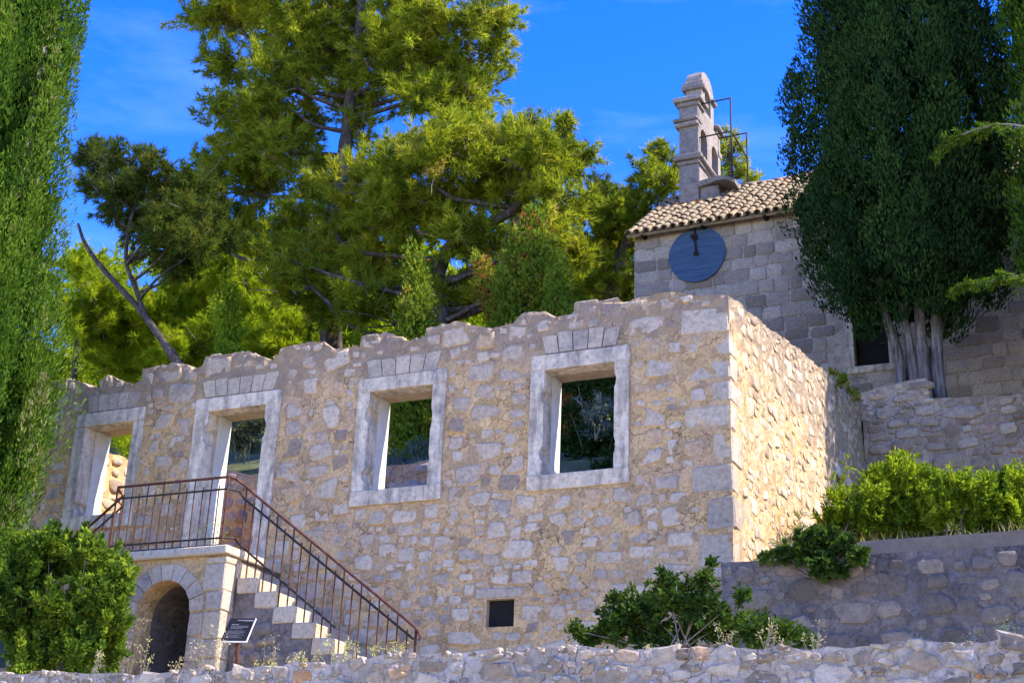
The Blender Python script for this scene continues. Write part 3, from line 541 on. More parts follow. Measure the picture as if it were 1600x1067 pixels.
SHADE_BUSH = [(-5.63,15.52,4.94,0.2),(-5.21,15.41,4.94,0.21),(-5.25,15.3,5.17,0.11),(-4.81,15.34,5.15,0.1),(-4.88,15.43,4.92,0.2),(-5.88,15.55,4.81,0.2),(-5.53,15.66,4.67,0.25),(-5.15,15.89,4.74,0.26),(-4.68,15.83,4.7,0.22),(-5.92,15.45,5.02,0.07),(-6.47,15.67,4.71,0.09),(-6.37,15.85,4.63,0.1),(-4.22,15.36,4.56,0.18),(-4.87,15.81,5.44,0.06),(-4.46,15.54,5.0,0.09),(-6.11,15.77,4.68,0.16),(-3.97,15.49,4.54,0.14),(-3.81,15.68,4.5,0.1)]
SUN_BUSHES = [[(-4.11,20.0,7.07,0.29),(-4.25,19.84,7.22,0.14),(-3.86,20.1,7.26,0.23),(-3.97,20.13,6.95,0.25),(-4.39,19.99,6.94,0.2)],[(-3.55,20.44,7.51,0.33),(-3.8,20.72,7.32,0.33),(-3.3,20.44,7.21,0.33),(-3.35,20.69,7.8,0.19),(-3.53,20.46,7.85,0.13),(-3.23,20.44,6.97,0.27),(-3.62,20.43,6.95,0.25),(-3.78,20.28,7.63,0.16),(-3.1,20.39,7.46,0.22)],[(-2.72,20.09,7.16,0.28),(-2.9,20.02,6.89,0.3),(-2.58,20.22,7.0,0.3),(-2.63,20.18,7.41,0.16),(-2.45,20.01,7.21,0.23),(-2.84,20.06,7.26,0.21)],[(-2.1,20.67,7.31,0.3),(-2.3,20.35,7.02,0.3),(-1.93,20.45,7.01,0.3),(-2.26,20.68,7.51,0.16),(-1.82,20.35,7.43,0.19),(-2.46,20.46,6.87,0.19),(-1.99,20.62,7.57,0.13)]]
SPRIG = [(-4.21,20.4,7.85,0.07),(-4.29,20.41,7.66,0.08),(-4.22,20.59,7.56,0.07),(-4.43,20.54,7.76,0.06),(-4.24,20.45,8.01,0.05),(-4.37,20.5,7.4,0.07)]
CAPER = [(-4.24,17.46,5.97,0.17),(-3.99,17.56,6.02,0.21),(-3.71,17.57,5.96,0.17),(-3.5,17.43,5.8,0.12),(-4.46,17.5,5.94,0.1),(-3.93,17.45,5.75,0.17),(-4.08,17.48,6.13,0.08),(-3.8,17.54,5.72,0.11),(-4.71,17.53,5.91,0.06)]
YELLOW_HERB = [(-4.6,18.25,6.31,0.12),(-4.47,18.27,6.43,0.12),(-4.74,18.29,6.24,0.08),(-4.4,18.28,6.26,0.1),(-4.44,18.33,6.62,0.07)]
TOP_IVY = [(-5.29,24.66,10.91,0.09),(-5.11,24.57,10.7,0.11),(-4.95,24.59,10.54,0.11),(-4.83,24.51,10.36,0.09)]
BRANCH_HI = [(-1.32,24.3,14.93),(-1.9,24.3,15.18),(-2.46,24.3,15.16),(-2.86,24.3,15.02),(-3.13,24.3,14.72)]
BRANCH_LO = [(-1.58,24.3,12.04),(-2.04,24.3,12.2),(-2.42,24.3,12.16),(-2.8,24.3,12.1),(-3.05,24.3,11.99)]
WOOD_EDGE = [(-44.84,45.69,27.9,1.13),(-44.9,46.28,26.9,1.16),(-44.1,46.06,25.48,1.04),(-40.1,43.01,26.29,1.23),(-42.03,44.35,25.6,1.07),(-41.89,44.96,24.38,0.94),(-42.09,46.26,28.16,1.06),(-40.52,45.26,25.98,1.2),(-42.11,46.21,24.81,1.28),(-39.9,45.76,27.63,1.16),(-38.1,43.29,24.84,0.86),(-41.24,46.92,25.49,0.98),(-37.77,45.23,27.04,1.2),(-38.76,45.41,25.99,0.91),(-36.2,44.04,23.3,0.84),(-37.33,46.61,27.58,1.0),(-37.87,46.99,26.42,1.28),(-35.79,44.37,23.51,1.05),(-35.48,44.96,27.31,1.24),(-33.65,43.25,25.32,1.12),(-35.52,46.05,25.2,1.12),(-35.46,45.57,23.77,1.05),(-33.64,43.93,27.15,0.91),(-35.03,46.32,26.88,1.1),(-34.03,45.19,25.02,1.22),(-34.22,46.72,24.26,0.99),(-33.42,46.28,28.31,0.91),(-31.07,43.4,25.34,1.0),(-31.3,43.95,24.58,0.89),(-32.58,46.39,24.32,0.95),(-30.45,43.13,26.64,1.01),(-30.62,43.52,25.57,0.9),(-32.52,46.68,25.6,1.22),(-31.23,46.24,24.11,0.86),(-29.48,44.02,26.89,0.95),(-29.15,44.35,25.57,1.13),(-28.54,43.15,23.97,1.1),(-28.22,43.51,22.9,0.86),(-28.0,43.04,21.12,1.09),(-29.47,45.35,27.82,0.99),(-28.79,45.44,26.08,1.03),(-27.55,43.58,24.11,1.01),(-29.07,46.33,23.8,0.9),(-28.6,44.95,22.27,0.91),(-27.75,45.4,27.7,1.09),(-27.41,45.65,26.53,1.15),(-26.95,43.82,24.22,0.96),(-27.96,46.21,24.15,1.08),(-26.48,44.64,22.07,0.84),(-26.21,44.99,27.4,1.15),(-24.89,43.5,24.86,0.92),(-25.18,44.02,24.13,0.94),(-26.26,44.82,23.58,1.03),(-26.66,45.9,22.32,1.0),(-24.81,44.83,26.64,0.9),(-25.56,45.24,26.05,0.97),(-25.77,46.03,25.11,1.07),(-24.67,44.61,23.08,0.86),(-23.57,43.06,20.81,0.8),(-23.58,45.25,26.64,1.01),(-24.62,46.78,26.37,0.86),(-22.61,43.15,23.0,0.99),(-23.55,44.85,22.92,1.07),(-24.35,45.62,22.25,1.11),(-22.45,44.96,26.24,0.97),(-22.21,43.41,24.43,0.97),(-22.94,45.06,24.07,1.1),(-22.03,43.32,22.25,0.78),(-21.36,43.28,20.57,0.78),(-20.85,44.35,25.97,0.95),(-20.58,43.71,24.47,0.91),(-21.04,45.02,23.79,1.03),(-22.21,46.78,23.15,0.93),(-20.46,43.86,21.04,0.84),(-21.59,46.95,27.17,0.95),(-20.29,44.4,24.53,0.99),(-20.81,46.34,24.33,1.03),(-20.08,45.09,22.41,0.91),(-21.01,46.12,21.54,0.89),(-20.07,46.46,26.35,0.9),(-20.09,46.37,25.35,0.96),(-18.49,43.59,22.7,0.95),(-20.27,46.56,22.72,0.93),(-18.53,43.48,20.38,0.8),(-18.25,45.94,25.88,0.81),(-17.54,43.18,23.32,0.84),(-18.15,44.2,22.49,0.78),(-17.31,43.53,21.2,0.87),(-17.12,45.49,25.49,0.92),(-16.84,44.26,23.49,0.73),(-17.61,45.27,22.84,0.89),(-16.78,43.87,21.21,0.83)]

# ================================================================== SETTING
HW = 18.0                                  # plane of the ruined front wall
def zg(x, y):
    if y < 12.25: return 0.0
    if y < 17.85: return 3.55+(y-12.25)*0.165
    hill = 9.6+(y-24.2)*0.52 + 0.5*nz(x, y, 0, 0.13)*min(1, max(0, (y-26)/6))
    if y > 90: hill = 9.6+65.8*0.52
    if x > -5.4:
        if y < 18.75: return 5.7
        if y < 27.2: return 6.15+(y-18.75)*0.375
    elif x > -17.3:
        if y < 22.6: return 6.25 if y > 18.3 else 4.5
        if y < 24.2: return (8.7 if x < -10.4 else 7.7)+(y-22.6)*.5
    else:
        if y < 24.2: return 4.5+(y-17.85)*0.8
    if x > -12.5: 
        ter = 10.85 if y > 27.2 or x > -5.4 else 9.6+(y-24.2)*0.42
        if y < 40: return ter
        return max(ter, ter+(y-40)*0.5) if y < 90 else ter+25
    k = min(1, max(0, (-12.5-x)/5)); return min(hill, 10.85)*(1-k)+hill*k if y < 40 else (10.85+(min(y,90)-40)*0.5)*(1-k)+hill*k
gx = np.unique(np.round(np.concatenate([np.linspace(-400, -60, 12), np.arange(-58, -18, 2.0), np.arange(-18, 2, 0.6), [-17.32, -17.28, -5.42, -5.38], np.arange(2, 40, 3.0), np.linspace(45, 400, 10)]), 3))
gy = np.unique(np.round(np.concatenate([np.linspace(-200, -5, 10), np.arange(-4, 12, 2.0), [12.23, 12.27, 17.83, 17.87, 18.28, 18.32, 18.73, 18.77, 22.58, 22.62, 24.18, 24.22, 27.18, 27.22, 39.9, 40.1], np.arange(12.6, 27, 0.6), np.arange(28, 60, 1.5), np.arange(62, 92, 4.0), np.linspace(100, 500, 8)]), 3))
V = np.array([(x, y, zg(x, y)) for x in gx for y in gy]); ny = len(gy)
F = np.array([(i*ny+j, (i+1)*ny+j, (i+1)*ny+j+1, i*ny+j+1) for i in range(len(gx)-1) for j in range(ny-1)])
add('ground', V, F, [M['ground'], M['soil']], fmat=[1 if gy[j] > 18.3 else 0 for i in range(len(gx)-1) for j in range(ny-1)], kind='structure', origin=(0, 0, 0), smooth=False)
V = np.array([(-300, -6, 0.004), (300, -6, 0.004), (300, 7, 0.004), (-300, 7, 0.004)]); add('road', V, [(0,1,2,3)], M['asphalt'], kind='structure', origin=(0, 0, 0.004))

# ================================================================== FOREGROUND TERRACE WALL
def profile(pts):
    xs = np.array([p[0] for p in pts]); zs = np.array([p[1] for p in pts]); return lambda u: float(np.interp(u, xs, zs))
ft = lambda u: 3.80 + 0.045*math.sin(u*0.9+0.6) + 0.05*nz(u, 0, 0, 1.7) + 0.03*nz(u, 7, 0, 5)
w = thing('retaining_wall', (-6, 12.2, 0), 'long low rough rubble stone wall running along the bottom edge', 'wall')
fd = lambda u, v: 0.02*nz(u, v, 1, 2.2)
wall_grid('wall_core', FRONT(12.0), -13.5, 1.5, 2.2, ft, [], 0.5, 0.07, 0.02, [M['fmortar']], w, dfun=fd, topamp=0.03)
V, F = join([(boxv(-60, -13.5, 12.0, 12.5, 0, 3.8), BOXF), (boxv(1.5, 40, 12.0, 12.5, 0, 3.8), BOXF), (boxv(-13.5, 1.5, 12.03, 12.47, 0, 2.2), BOXF)]); add('wall_end', V, F, M['fmortar'], w)
geos, sz = [], []
for (u, v, a, b) in pack(-13.3, 0.2, 3.0, 3.9, [(.24,.40,.13,.20,1500,70),(.14,.26,.08,.15,8000,500),(.06,.14,.04,.08,9000,800)], 0.004, (), lambda u: ft(u)+0.05):
    geos.append(stone_geo(u, v, a, b, FRONT(12.0), rng.uniform(0.010, 0.030), 9, 3.4, 0.16, fd, .15, .4)); sz.append(a*b*(3 if v > 3.42 and -11.8 < u < -1 else 1))
place_stones(geos, M['fwall'], w, sizes=sz, smooth=False)

# ================================================================== RUINED HOUSE
house = thing('ruined_house', (-11.2, 18.3, 4.4), 'roofless two storey ruin of tan rubble masonry with white stone window frames', 'house')
TOP = profile([(-17.3,9.9),(-17.09,9.9),(-16.76,9.84),(-16.41,9.66),(-16.21,9.68),(-16.11,9.87),(-15.78,9.71),(-15.54,9.63),(-15.37,9.66),(-15.35,9.87),(-14.69,9.9),(-14.52,9.88),(-14.32,9.73),(-14.11,9.79),(-14.09,9.93),(-13.24,9.92),(-13.1,9.84),(-12.85,9.73),(-12.66,9.72),(-12.64,9.89),(-12.38,9.91),(-12.09,9.95),(-11.87,9.92),(-11.66,9.76),(-11.18,9.75),(-11.16,9.91),(-10.75,9.93),(-10.56,9.86),(-10.38,9.72),(-10.02,9.73),(-10.0,9.89),(-9.42,9.93),(-9.26,9.84),(-8.88,9.74),(-8.52,9.77),(-8.45,9.91),(-8.07,9.91),(-7.93,9.77),(-7.59,9.81),(-7.55,9.93),(-6.95,9.93),(-6.77,9.84),(-6.65,9.86),(-6.56,9.91),(-5.98,9.9),(-5.79,9.83),(-5.74,9.76),(-5.25,9.75)])
top2 = lambda u: TOP(u) + 0.03*nz(u, 2, 0, 9) + 0.025*nz(u, 5, 0, 21)
WIN = {1: (-16.37, -15.38, 7.40, 8.95), 2: (-10.90, -9.82, 7.39, 8.95), 3: (-8.00, -6.92, 7.38, 8.95)}
OUT = {1: (-16.60, -15.18, 7.17, 9.19), 2: (-11.11, -9.60, 7.16, 9.17), 3: (-8.22, -6.70, 7.16, 9.19)}
DOOR = (-13.88, -12.79, 6.30, 8.96); DOUT = (-14.15, -12.52, 6.30, 9.19)
VENT = (-8.78, -8.36, 5.28, 5.66)
e_ = 0.13
holes = [(a-e_, b+e_, c-0.06, d+0.03) for a, b, c, d in WIN.values()] + [(DOOR[0]-e_, DOOR[1]+e_, DOOR[2], DOOR[3]+0.03), VENT]
hd = lambda u, v: 0.012*nz(u, v, 1, 1.1)
front = wall_grid('front_wall', FRONT(HW), -17.3, -5.25, 4.3, top2, holes, 0.62, 0.06, 0.013, [M['mortar'], M['reveal']], house,
                  ulines=(-15.37,-15.35,-14.11,-14.09,-12.66,-12.64,-11.18,-11.16,-10.02,-10.0), dfun=hd, topamp=0.09, vtop=9.2, crust=0.045)
add('vent_shade_block', boxv(VENT[0]+.002, VENT[1]-.002, HW+0.09, HW+0.60, VENT[2]-.02, VENT[3]+.02), BOXF, M['dark'], front)  # near-black block, the vent's inner shade is put into its colour
# dressed surrounds
def jag(u_in, u_out, z0, z1, notches, side):
    """jamb outline; notches bite into the inner edge: (z, half height, depth)"""
    inner = []
    zz = [z0]
    for (z, hh, d) in sorted(notches):
        inner += [(u_in, z-hh), (u_in - side*d*0.30, z-hh*0.75), (u_in - side*d*.46, z-hh*0.1), (u_in - side*d*0.40, z+hh*0.25), (u_in - side*d*0.12, z+hh*0.5), (u_in, z+hh*.8)]
    inner = [(u_in, z0)] + inner + [(u_in, z1)]
    return inner + [(u_out, z1), (u_out, z0)]
def surround(O, I, sill, parent, notL, notR):
    f = FRONT(HW)
    zt = I[3]
    V, F = worn_box(O[0], O[1], HW-0.04, HW+0.26, zt, O[3], 0.010); add('lintel', V, F, M['frame'], parent, attr=rng.random())
    zb = I[2]
    for (ui, uo, side, nt_) in ((I[0], O[0]+0.004, 1, notL), (I[1], O[1]-0.004, -1, notR)):
        pts = jag(ui, uo, zb+0.003, zt-0.003, nt_, side); pts = pts if side < 0 else pts[::-1]
        V, F = extrude(pts, f, -0.26, 0.033); add('jamb', V, F, M['frame'], parent, attr=rng.random())
    for a, b in ((I[0]-.128, I[0]-.002), (I[1]+.002, I[1]+.128)):
        add('reveal_lining', boxv(a, b, HW+.263, HW+.612, zb-.055, zt+.028), BOXF, [M['plaster'], M['reveal']], parent, fmat=[0,0,1,0,0,0])
    if sill:
        V, F = worn_box(O[0]-0.01, O[1]+0.012, HW-0.05, HW+0.28, O[2], I[2], 0.010); add('sill', V, F, M['frame'], parent, attr=rng.random())
def voussoirs(x0, x1, z0, n, parent):
    cx = (x0+x1)/2; f = FRONT(HW); e = np.linspace(x0+0.06, x1-0.06, n+1)
    for k in range(n):
        a, b = e[k]+0.008, e[k+1]-0.008; h = 0.29+rng.normal(0, .008); sa, sb = (a-cx)*0.12, (b-cx)*0.12
        pts = [(a, z0+0.012), (b, z0+0.012), (b+sb+rng.normal(0, .004), z0+h+rng.normal(0, .008)), ((a+b+sa+sb)/2, z0+h+0.008), (a+sa, z0+h+rng.normal(0, .008))]
        V, F = extrude(pts, f, -0.15, 0.026+rng.uniform(0, .012)); add('voussoir', V, F, M['quoin'], parent, attr=rng.random())
surround(OUT[1], WIN[1], True, house, [(7.62, .10, .12)], [(8.7, .06, .03)])
surround(OUT[2], WIN[2], True, house, [(8.62, .17, .14), (7.66, .13, .12)], [(8.45, .20, .05), (7.80, .10, .03)])
surround(OUT[3], WIN[3], True, house, [(8.58, .14, .12), (7.72, .14, .11)], [(8.70, .12, .06), (7.74, .15, .05)])
surround(DOUT, DOOR, False, house, [(8.62, .22, .16)], [(8.60, .20, .10), (6.8, .10, .04)])
voussoirs(-16.42, -15.32, 9.19, 5, house); voussoirs(-14.05, -12.62, 9.19, 6, house); voussoirs(-11.0, -9.72, 9.17, 5, house); voussoirs(-8.06, -6.84, 9.19, 5, house)
V, F = worn_box(-8.95, -8.2, HW-0.02, HW+0.3, 5.665, 5.82, 0.02, 0.012); add('vent_lintel', V, F, M['quoin'], house, attr=0.4)
# quoins on the corner
z = 4.4; k = 0; quo = []
while z < 9.6:
    h = rng.uniform(0.26, 0.50); h = min(h, 9.68-z)
    if h < 0.12: break
    if rng.random() < .22: z += h; k += 1; continue
    lx, ly = ((rng.uniform(0.40, 0.72), rng.uniform(0.22, 0.30)) if k % 2 == 0 else (rng.uniform(0.16, 0.36), rng.uniform(0.42, 0.60)))
    V, F = worn_box(-5.25-lx, -5.25+0.012, HW-0.010, HW+ly, z+rng.uniform(.008, .03), z+h-rng.uniform(.008, .03), 0.022, 0.012); add('quoin', V, F, M['quoin'], house, attr=rng.random()); quo.append((z, h, lx, ly)); z += h; k += 1
# rubble
blocks = [(a-0.02, b+0.02, c-0.02, d+0.02) for a, b, c, d in list(OUT.values())+[DOUT]] + [(-8.97, -8.18, 5.64, 5.84), (VENT[0]-.02, VENT[1]+.02, VENT[2]-.02, VENT[3]+.02)]
blocks += [(-16.5,-15.25,9.17,9.53), (-14.15,-12.52,9.17,9.53), (-11.08,-9.64,9.15,9.52), (-8.15,-6.75,9.17,9.54)]
blocks += [(-5.27-lx-0.02, -5.0, z0, z0+h) for z0, h, lx, ly in quo]
geos, sz, rn = [], [], []
def stone_add(u, v, a, b, frame, dfun, proud, vis=1.0):
    geos.append(stone_geo(u, v, a, b, frame, proud, int(rng.integers(7, 11)), rng.uniform(3.2, 9), 0.11, dfun, 0.10)); sz.append(a*b*vis)
    t = rng.random(); rn.append(0.97 if t > 0.95 else (0.03 if t < 0.05 else rng.uniform(0.2, 0.82)))
for (u, v, a, b) in pack(-17.25, -5.28, 6.8, 9.95, [(.42,.62,.26,.36,500,16),(.28,.46,.20,.30,2600,150),(.18,.30,.14,.22,6000,400),(.10,.18,.07,.13,8000,700)], 0.008, blocks, top2, 0.02):
    stone_add(u, v, a, b, FRONT(HW), hd, rng.uniform(0.002, 0.010))
for (u, v, a, b) in pack(-17.25, -5.28, 4.5, 6.85, [(.40,.60,.22,.32,400,12),(.26,.42,.16,.26,2200,90),(.16,.30,.11,.19,7000,500),(.09,.16,.06,.11,9000,900)], 0.002, blocks, top2):
    stone_add(u, v, a, b, FRONT(HW), hd, rng.uniform(0.002, 0.011), 0.9 if u > -12 else 0.3)
u = -17.2
while u < -5.6:
    w_ = rng.uniform(.18, .46); hh = rng.uniform(.10, .2); t_ = min(TOP(u+.04), TOP(u+w_*.5), TOP(u+w_-.04)) + rng.uniform(-.01, .05); dp = rng.uniform(.25, .55)
    if rng.random() < .8 and abs(TOP(u+w_)-TOP(u)) < .12:
        y0 = HW-.03+rng.uniform(0, .06) if rng.random() < .7 else HW+.5-dp
        V, F = worn_box(u+.01, u+w_-.01, y0, y0+dp, t_-hh, t_, rng.uniform(.02, .045), .016); add('crest_stone', V, F, M['crest'], house, attr=rng.random())
    u += w_
# side wall towards the sun
STOP = profile([(18.0,9.75),(18.6,9.86),(19.4,9.95),(20.6,10.16),(22.0,10.42),(23.2,10.60),(24.0,10.72),(25.2,10.86),(27.0,11.08)])
st2 = lambda u: STOP(u) + 0.03*nz(u, 4, 0, 2.5) + 0.015*nz(u, 1, 0, 8)
sdoor = (24.55, 25.5, 7.2, 8.95)
sd_ = lambda u, v: 0.025*nz(u, v, 2, 1.0)
side = wall_grid('side_wall', SIDE(-5.25), 18.05, 27.0, 4.4, st2, [sdoor], 0.6, 0.07, 0.020, [M['mortar'], M['plaster']], house, dfun=sd_, topamp=0.08, vtop=9.2, crust=0.05)
V, F = worn_box(-5.55, -5.21, 24.35, 25.72, 8.95, 9.17, 0.012); add('lintel', V, F, M['frame'], house, attr=0.6)
add('doorway_shade_sheet', boxv(-5.95, -5.87, 24.5, 25.55, 7.1, 9.0), BOXF, M['dark'], side)  # near-black sheet, shade inside the doorway painted as colour
sb = [(18.0, 18.02+ly+0.03, z0, z0+h) for z0, h, lx, ly in quo] + [(24.3, 25.75, 8.93, 9.19), (24.5, 25.55, 7.2, 8.95)]
for (u, v, a, b) in pack(18.1, 26.9, 5.6, 11.0, [(.34,.5,.2,.3,600,25),(.2,.36,.13,.24,3000,200),(.1,.22,.07,.14,9000,900)], 0.012, sb, st2):
    stone_add(u, v, a, b, SIDE(-5.25), sd_, rng.uniform(0.001, 0.010), 0.35)
place_stones(geos, M['stone'], house, sizes=sz, rnds=rn)
# left end wall, inner back wall
LT = profile([(18.4,9.2),(18.9,8.85),(19.4,8.9),(19.9,8.8),(21,8.6),(22.3,9.2)])
wall_grid('end_wall', SIDE(-16.75), 18.62, 22.28, 4.5, lambda u: LT(u)+0.05*nz(u, 0, 0, 4), [], 0.5, 0.14, 0.03, [M['mortar']], house, dfun=lambda u, v: 0.05*nz(u, v, 2, 1.5))
ge = [stone_geo(u, v, a, b, SIDE(-16.75), rng.uniform(.01, .03), 9, 3, .12, lambda u, v: 0.05*nz(u, v, 2, 1.5)) for u, v, a, b in pack(18.65, 22.2, 6.5, 9.2, [(.3,.5,.16,.28,600,30),(.12,.3,.08,.18,4000,250)], .012, (), LT)]
place_stones(ge, M['stone'], house, limit=0, rest='end_wall_stones')
BT = profile([(-17.3,9.45),(-16.3,9.4),(-15.4,9.15),(-14.2,9.2),(-12.5,9.22),(-11.9,9.25),(-10.6,9.1),(-10.3,8.2),(-9,8.0),(-5.9,8.0)])
bt2 = lambda u: BT(u)+0.08*nz(u, 0, 3, 2.2)
back = wall_grid('back_wall', FRONT(22.3), -17.25, -5.86, 5.8, bt2, [], 0.5, 0.14, 0.02, [M['mortar']], house)
g2, s2 = [], []
for (u, v, a, b) in layout(-17.2, -6.0, 6.6, 9.4, (0.18, 0.32), (0.22, 0.5), (0.02, 0.08), (), bt2, 0.9):
    g2.append(stone_geo(u, v, a, b, FRONT(22.3), rng.uniform(0.01, 0.05))); s2.append(a*b)
place_stones(g2, M['ashlar'], back, limit=0, rest='inner_stones')

# ================================================================== DOUBLE STAIRCASE
st = thing('double_staircase', (-13.3, 17.2, 4.4), 'stone double staircase with landing over a small round arch', 'staircase')
LX0, LX1, LZ = -14.45, -12.22, 6.33
V, F = arch_panel(FRONT(16.62), LX0, LX1, 4.2, LZ-0.13, -13.22, 0.47, 5.42, -0.36, 0.0, 12); add('arch_front', V, F, M['mortar'], st)
# vault behind the arch
nn = 12; prof = [(-13.22-0.5, 4.2), (-13.22-0.5, 5.42)]+[(-13.22-0.5*math.cos(math.pi*k/nn), 5.42+0.5*math.sin(math.pi*k/nn)) for k in range(1, nn)]+[(-13.22+0.5, 5.42), (-13.22+0.5, 4.2)]
V = [(x, y, z) for y in (16.95, 17.97) for x, z in prof]; m_ = len(prof)
F = [(i, i+1, m_+i+1, m_+i) for i in range(m_-1)] + [tuple(range(m_, 2*m_))]; add('vault', V, F, M['dmortar'], st)  # dark mortar here imitates the shade under the arch
V, F = join([(boxv(LX0, -13.74, 16.99, 17.97, 4.2, LZ-0.14), BOXF), (boxv(-12.70, LX1, 16.99, 17.97, 4.2, LZ-0.14), BOXF), (boxv(-13.738, -12.702, 16.99, 17.97, 5.95, LZ-0.14), BOXF)]); add('landing_core', V, F, M['dmortar'], st)
n = 9
for k in range(n):                          # arch ring
    t0, t1 = math.pi*k/n+0.015, math.pi*(k+1)/n-0.015; r0, r1 = 0.475, 0.70+rng.normal(0, .008)
    pts = [(-13.22-r0*math.cos(t0), 5.42+r0*math.sin(t0)), (-13.22-r0*math.cos(t1), 5.42+r0*math.sin(t1)), (-13.22-r1*math.cos(t1), 5.42+r1*math.sin(t1)), (-13.22-r1*math.cos(t0), 5.42+r1*math.sin(t0))][::-1]
    V, F = extrude(pts, FRONT(16.62), -0.10, 0.016+rng.uniform(0, .008)); add('voussoir', V, F, M['step'] if k in (3, 4, 5) else M['quoin'], st, attr=rng.random())
for sx in (0, 1):                           # arch jambs and corner piers
    z = 4.4
    while z < 5.40:
        h = min(rng.uniform(0.24, 0.36), 5.415-z)
        if h < 0.08: break
        x0, x1 = ((-12.742, -12.52) if sx else (-13.92, -13.698)); V, F = worn_box(x0, x1, 16.60, 16.80, z+.006, z+h-.006, .01); add('arch_jamb', V, F, M['quoin'], st, attr=rng.random()); z += h
    z = 4.4
    while z < 6.18:
        h = min(rng.uniform(0.26, 0.40), 6.19-z)
        if h < 0.08: break
        x0, x1 = ((-12.505 + (0.0 if z < 5.42 else -0.06), LX1+0.015) if sx else (LX0-.015, -13.935)); V, F = worn_box(x0, x1, 16.598, 16.855, z+.006, z+h-.006, .012); add('pier_block', V, F, M['quoin'], st, attr=rng.random()); z += h
V, F = worn_box(LX0-0.06, LX1+0.05, 16.52, 17.97, LZ-0.125, LZ, 0.012); add('landing_slab', V, F, M['step'], st, attr=0.5)
for sgn in (1, -1):
    bod = []
    for i in range(8):
        zt = 6.14-0.224*i; xa = -12.18+0.33*(i-1) if i else LX1+0.02; xb = -12.18+0.33*i
        if sgn < 0: xa, xb = -26.67-xb, -26.67-xa
        V, F = worn_box(xa+.001, xb-.001, 16.86+rng.normal(0, .006), 17.97, zt-0.224, zt, 0.012, 0.005); add('step', V, F, M['step'], st, attr=rng.random())
        bod.append((boxv(xa+.001, xb-.001, 16.885, 17.965, 4.2, zt-0.226), BOXF))
    V, F = join(bod); add('stair_side', V, F, M['dmortar'], st)
    g3, s3 = [], []
    for (u, v, a, b) in layout(-12.15, -9.6, 4.45, 5.95, (0.13, 0.26), (0.18, 0.42), (0.02, 0.07), (), None, 0.9):
        if v + b/2 > 6.14-0.224*math.ceil((u+a/2+12.18)/0.33) - 0.24: continue
        if sgn < 0: u = -26.67-u
        g3.append(stone_geo(u, v, a, b, FRONT(16.885), rng.uniform(0.012, 0.035))); s3.append(a*b)
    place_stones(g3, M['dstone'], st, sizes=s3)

# railing
rl = thing('stair_railing', (-13.3, 16.65, LZ), 'rusty iron railing with upright bars round the stair landing', 'railing')
def bar(name, pts, r, n=6, mat='iron'): V, F = tube(pts, r, n); return add(name, V, F, M[mat], rl, smooth=n > 5)
YA, YB = 16.64, 16.96
def seg(a, b): return np.linspace(0, 1, 5)[:, None]*(np.array(b)-np.array(a))+np.array(a)
xl, xr = -14.36, -12.36
rail = [(-15.9, YB, 6.30), (-14.52, YB, 7.33), (-14.40, YA+.06, 7.36), (xl, YA, 7.37), (xr, YA, 7.36), (xr+.06, YA+.06, 7.36), (-12.45+.06, YB-.08, 7.385)]
zr = lambda x: 7.38-0.733*(x+12.40)          # top rail of the right flight
rr_ = rail + [(-12.30, YB, 7.32)] + [(x, YB, zr(x)) for x in np.linspace(-12.1, -9.33, 6)] + [(-9.26, YB, zr(-9.26)-.02), (-9.22, YB, zr(-9.22)-.08), (-9.25, YB, zr(-9.25)-.13)]
bar('handrail', rr_, 0.021, 8)
bar('middle_rail', [(xl, YA, 7.19), (xr, YA, 7.18), (xr+.05, YB-.1, 7.20), (-12.28, YB, zr(-12.28)-.18), (-9.33, YB, zr(-9.33)-.17)], 0.017, 4, 'darkiron')
bar('middle_rail', [(xl, YA, 7.19), (-14.50, YB, 7.17), (-15.9, YB, 6.14)], 0.017, 4, 'darkiron')
bar('bottom_rail', [(xl, YA, 6.47), (xr, YA, 6.46), (xr+.05, YB-.1, 6.50), (-12.28, YB, zr(-12.28)-.86), (-10.55, YB, zr(-10.55)-.86)], 0.016, 4, 'darkiron')
bar('bottom_rail', [(xl-.1, YA, 6.37), (xr+.08, YA, 6.36)], 0.012, 4, 'darkiron')
xs = np.linspace(xl, xr, 15)
for i, x in enumerate(xs): bar('baluster', [(x, YA, 6.33), (x+rng.normal(0, .004), YA, 7.36 if i % 2 == 0 else 7.24)], 0.015 if i in (0, 14) else 0.010, 5)
for i, x in enumerate(np.arange(-12.25, -9.25, 0.148)):
    k = max(0, math.ceil((x+12.18)/0.33)); zb = max(6.14-0.224*k, 4.5) if x < -9.9 else 4.45
    bar('baluster', [(x, YB, zb), (x+rng.normal(0, .004), YB, zr(x) if i % 2 == 0 else zr(x)-.12)], 0.011, 5)
for i, x in enumerate(np.arange(-14.52, -15.9, -0.148)):
    zt = 7.33-0.747*(-14.52-x); k = max(0, math.ceil((-14.49-x)/0.33)); bar('baluster', [(x, YB, max(6.14-0.224*k, 4.5)), (x, YB, zt if i % 2 == 0 else zt-.12)], 0.011, 5)
bar('post', [(-9.30, YB, 4.4), (-9.30, YB, zr(-9.3))], 0.016, 6)

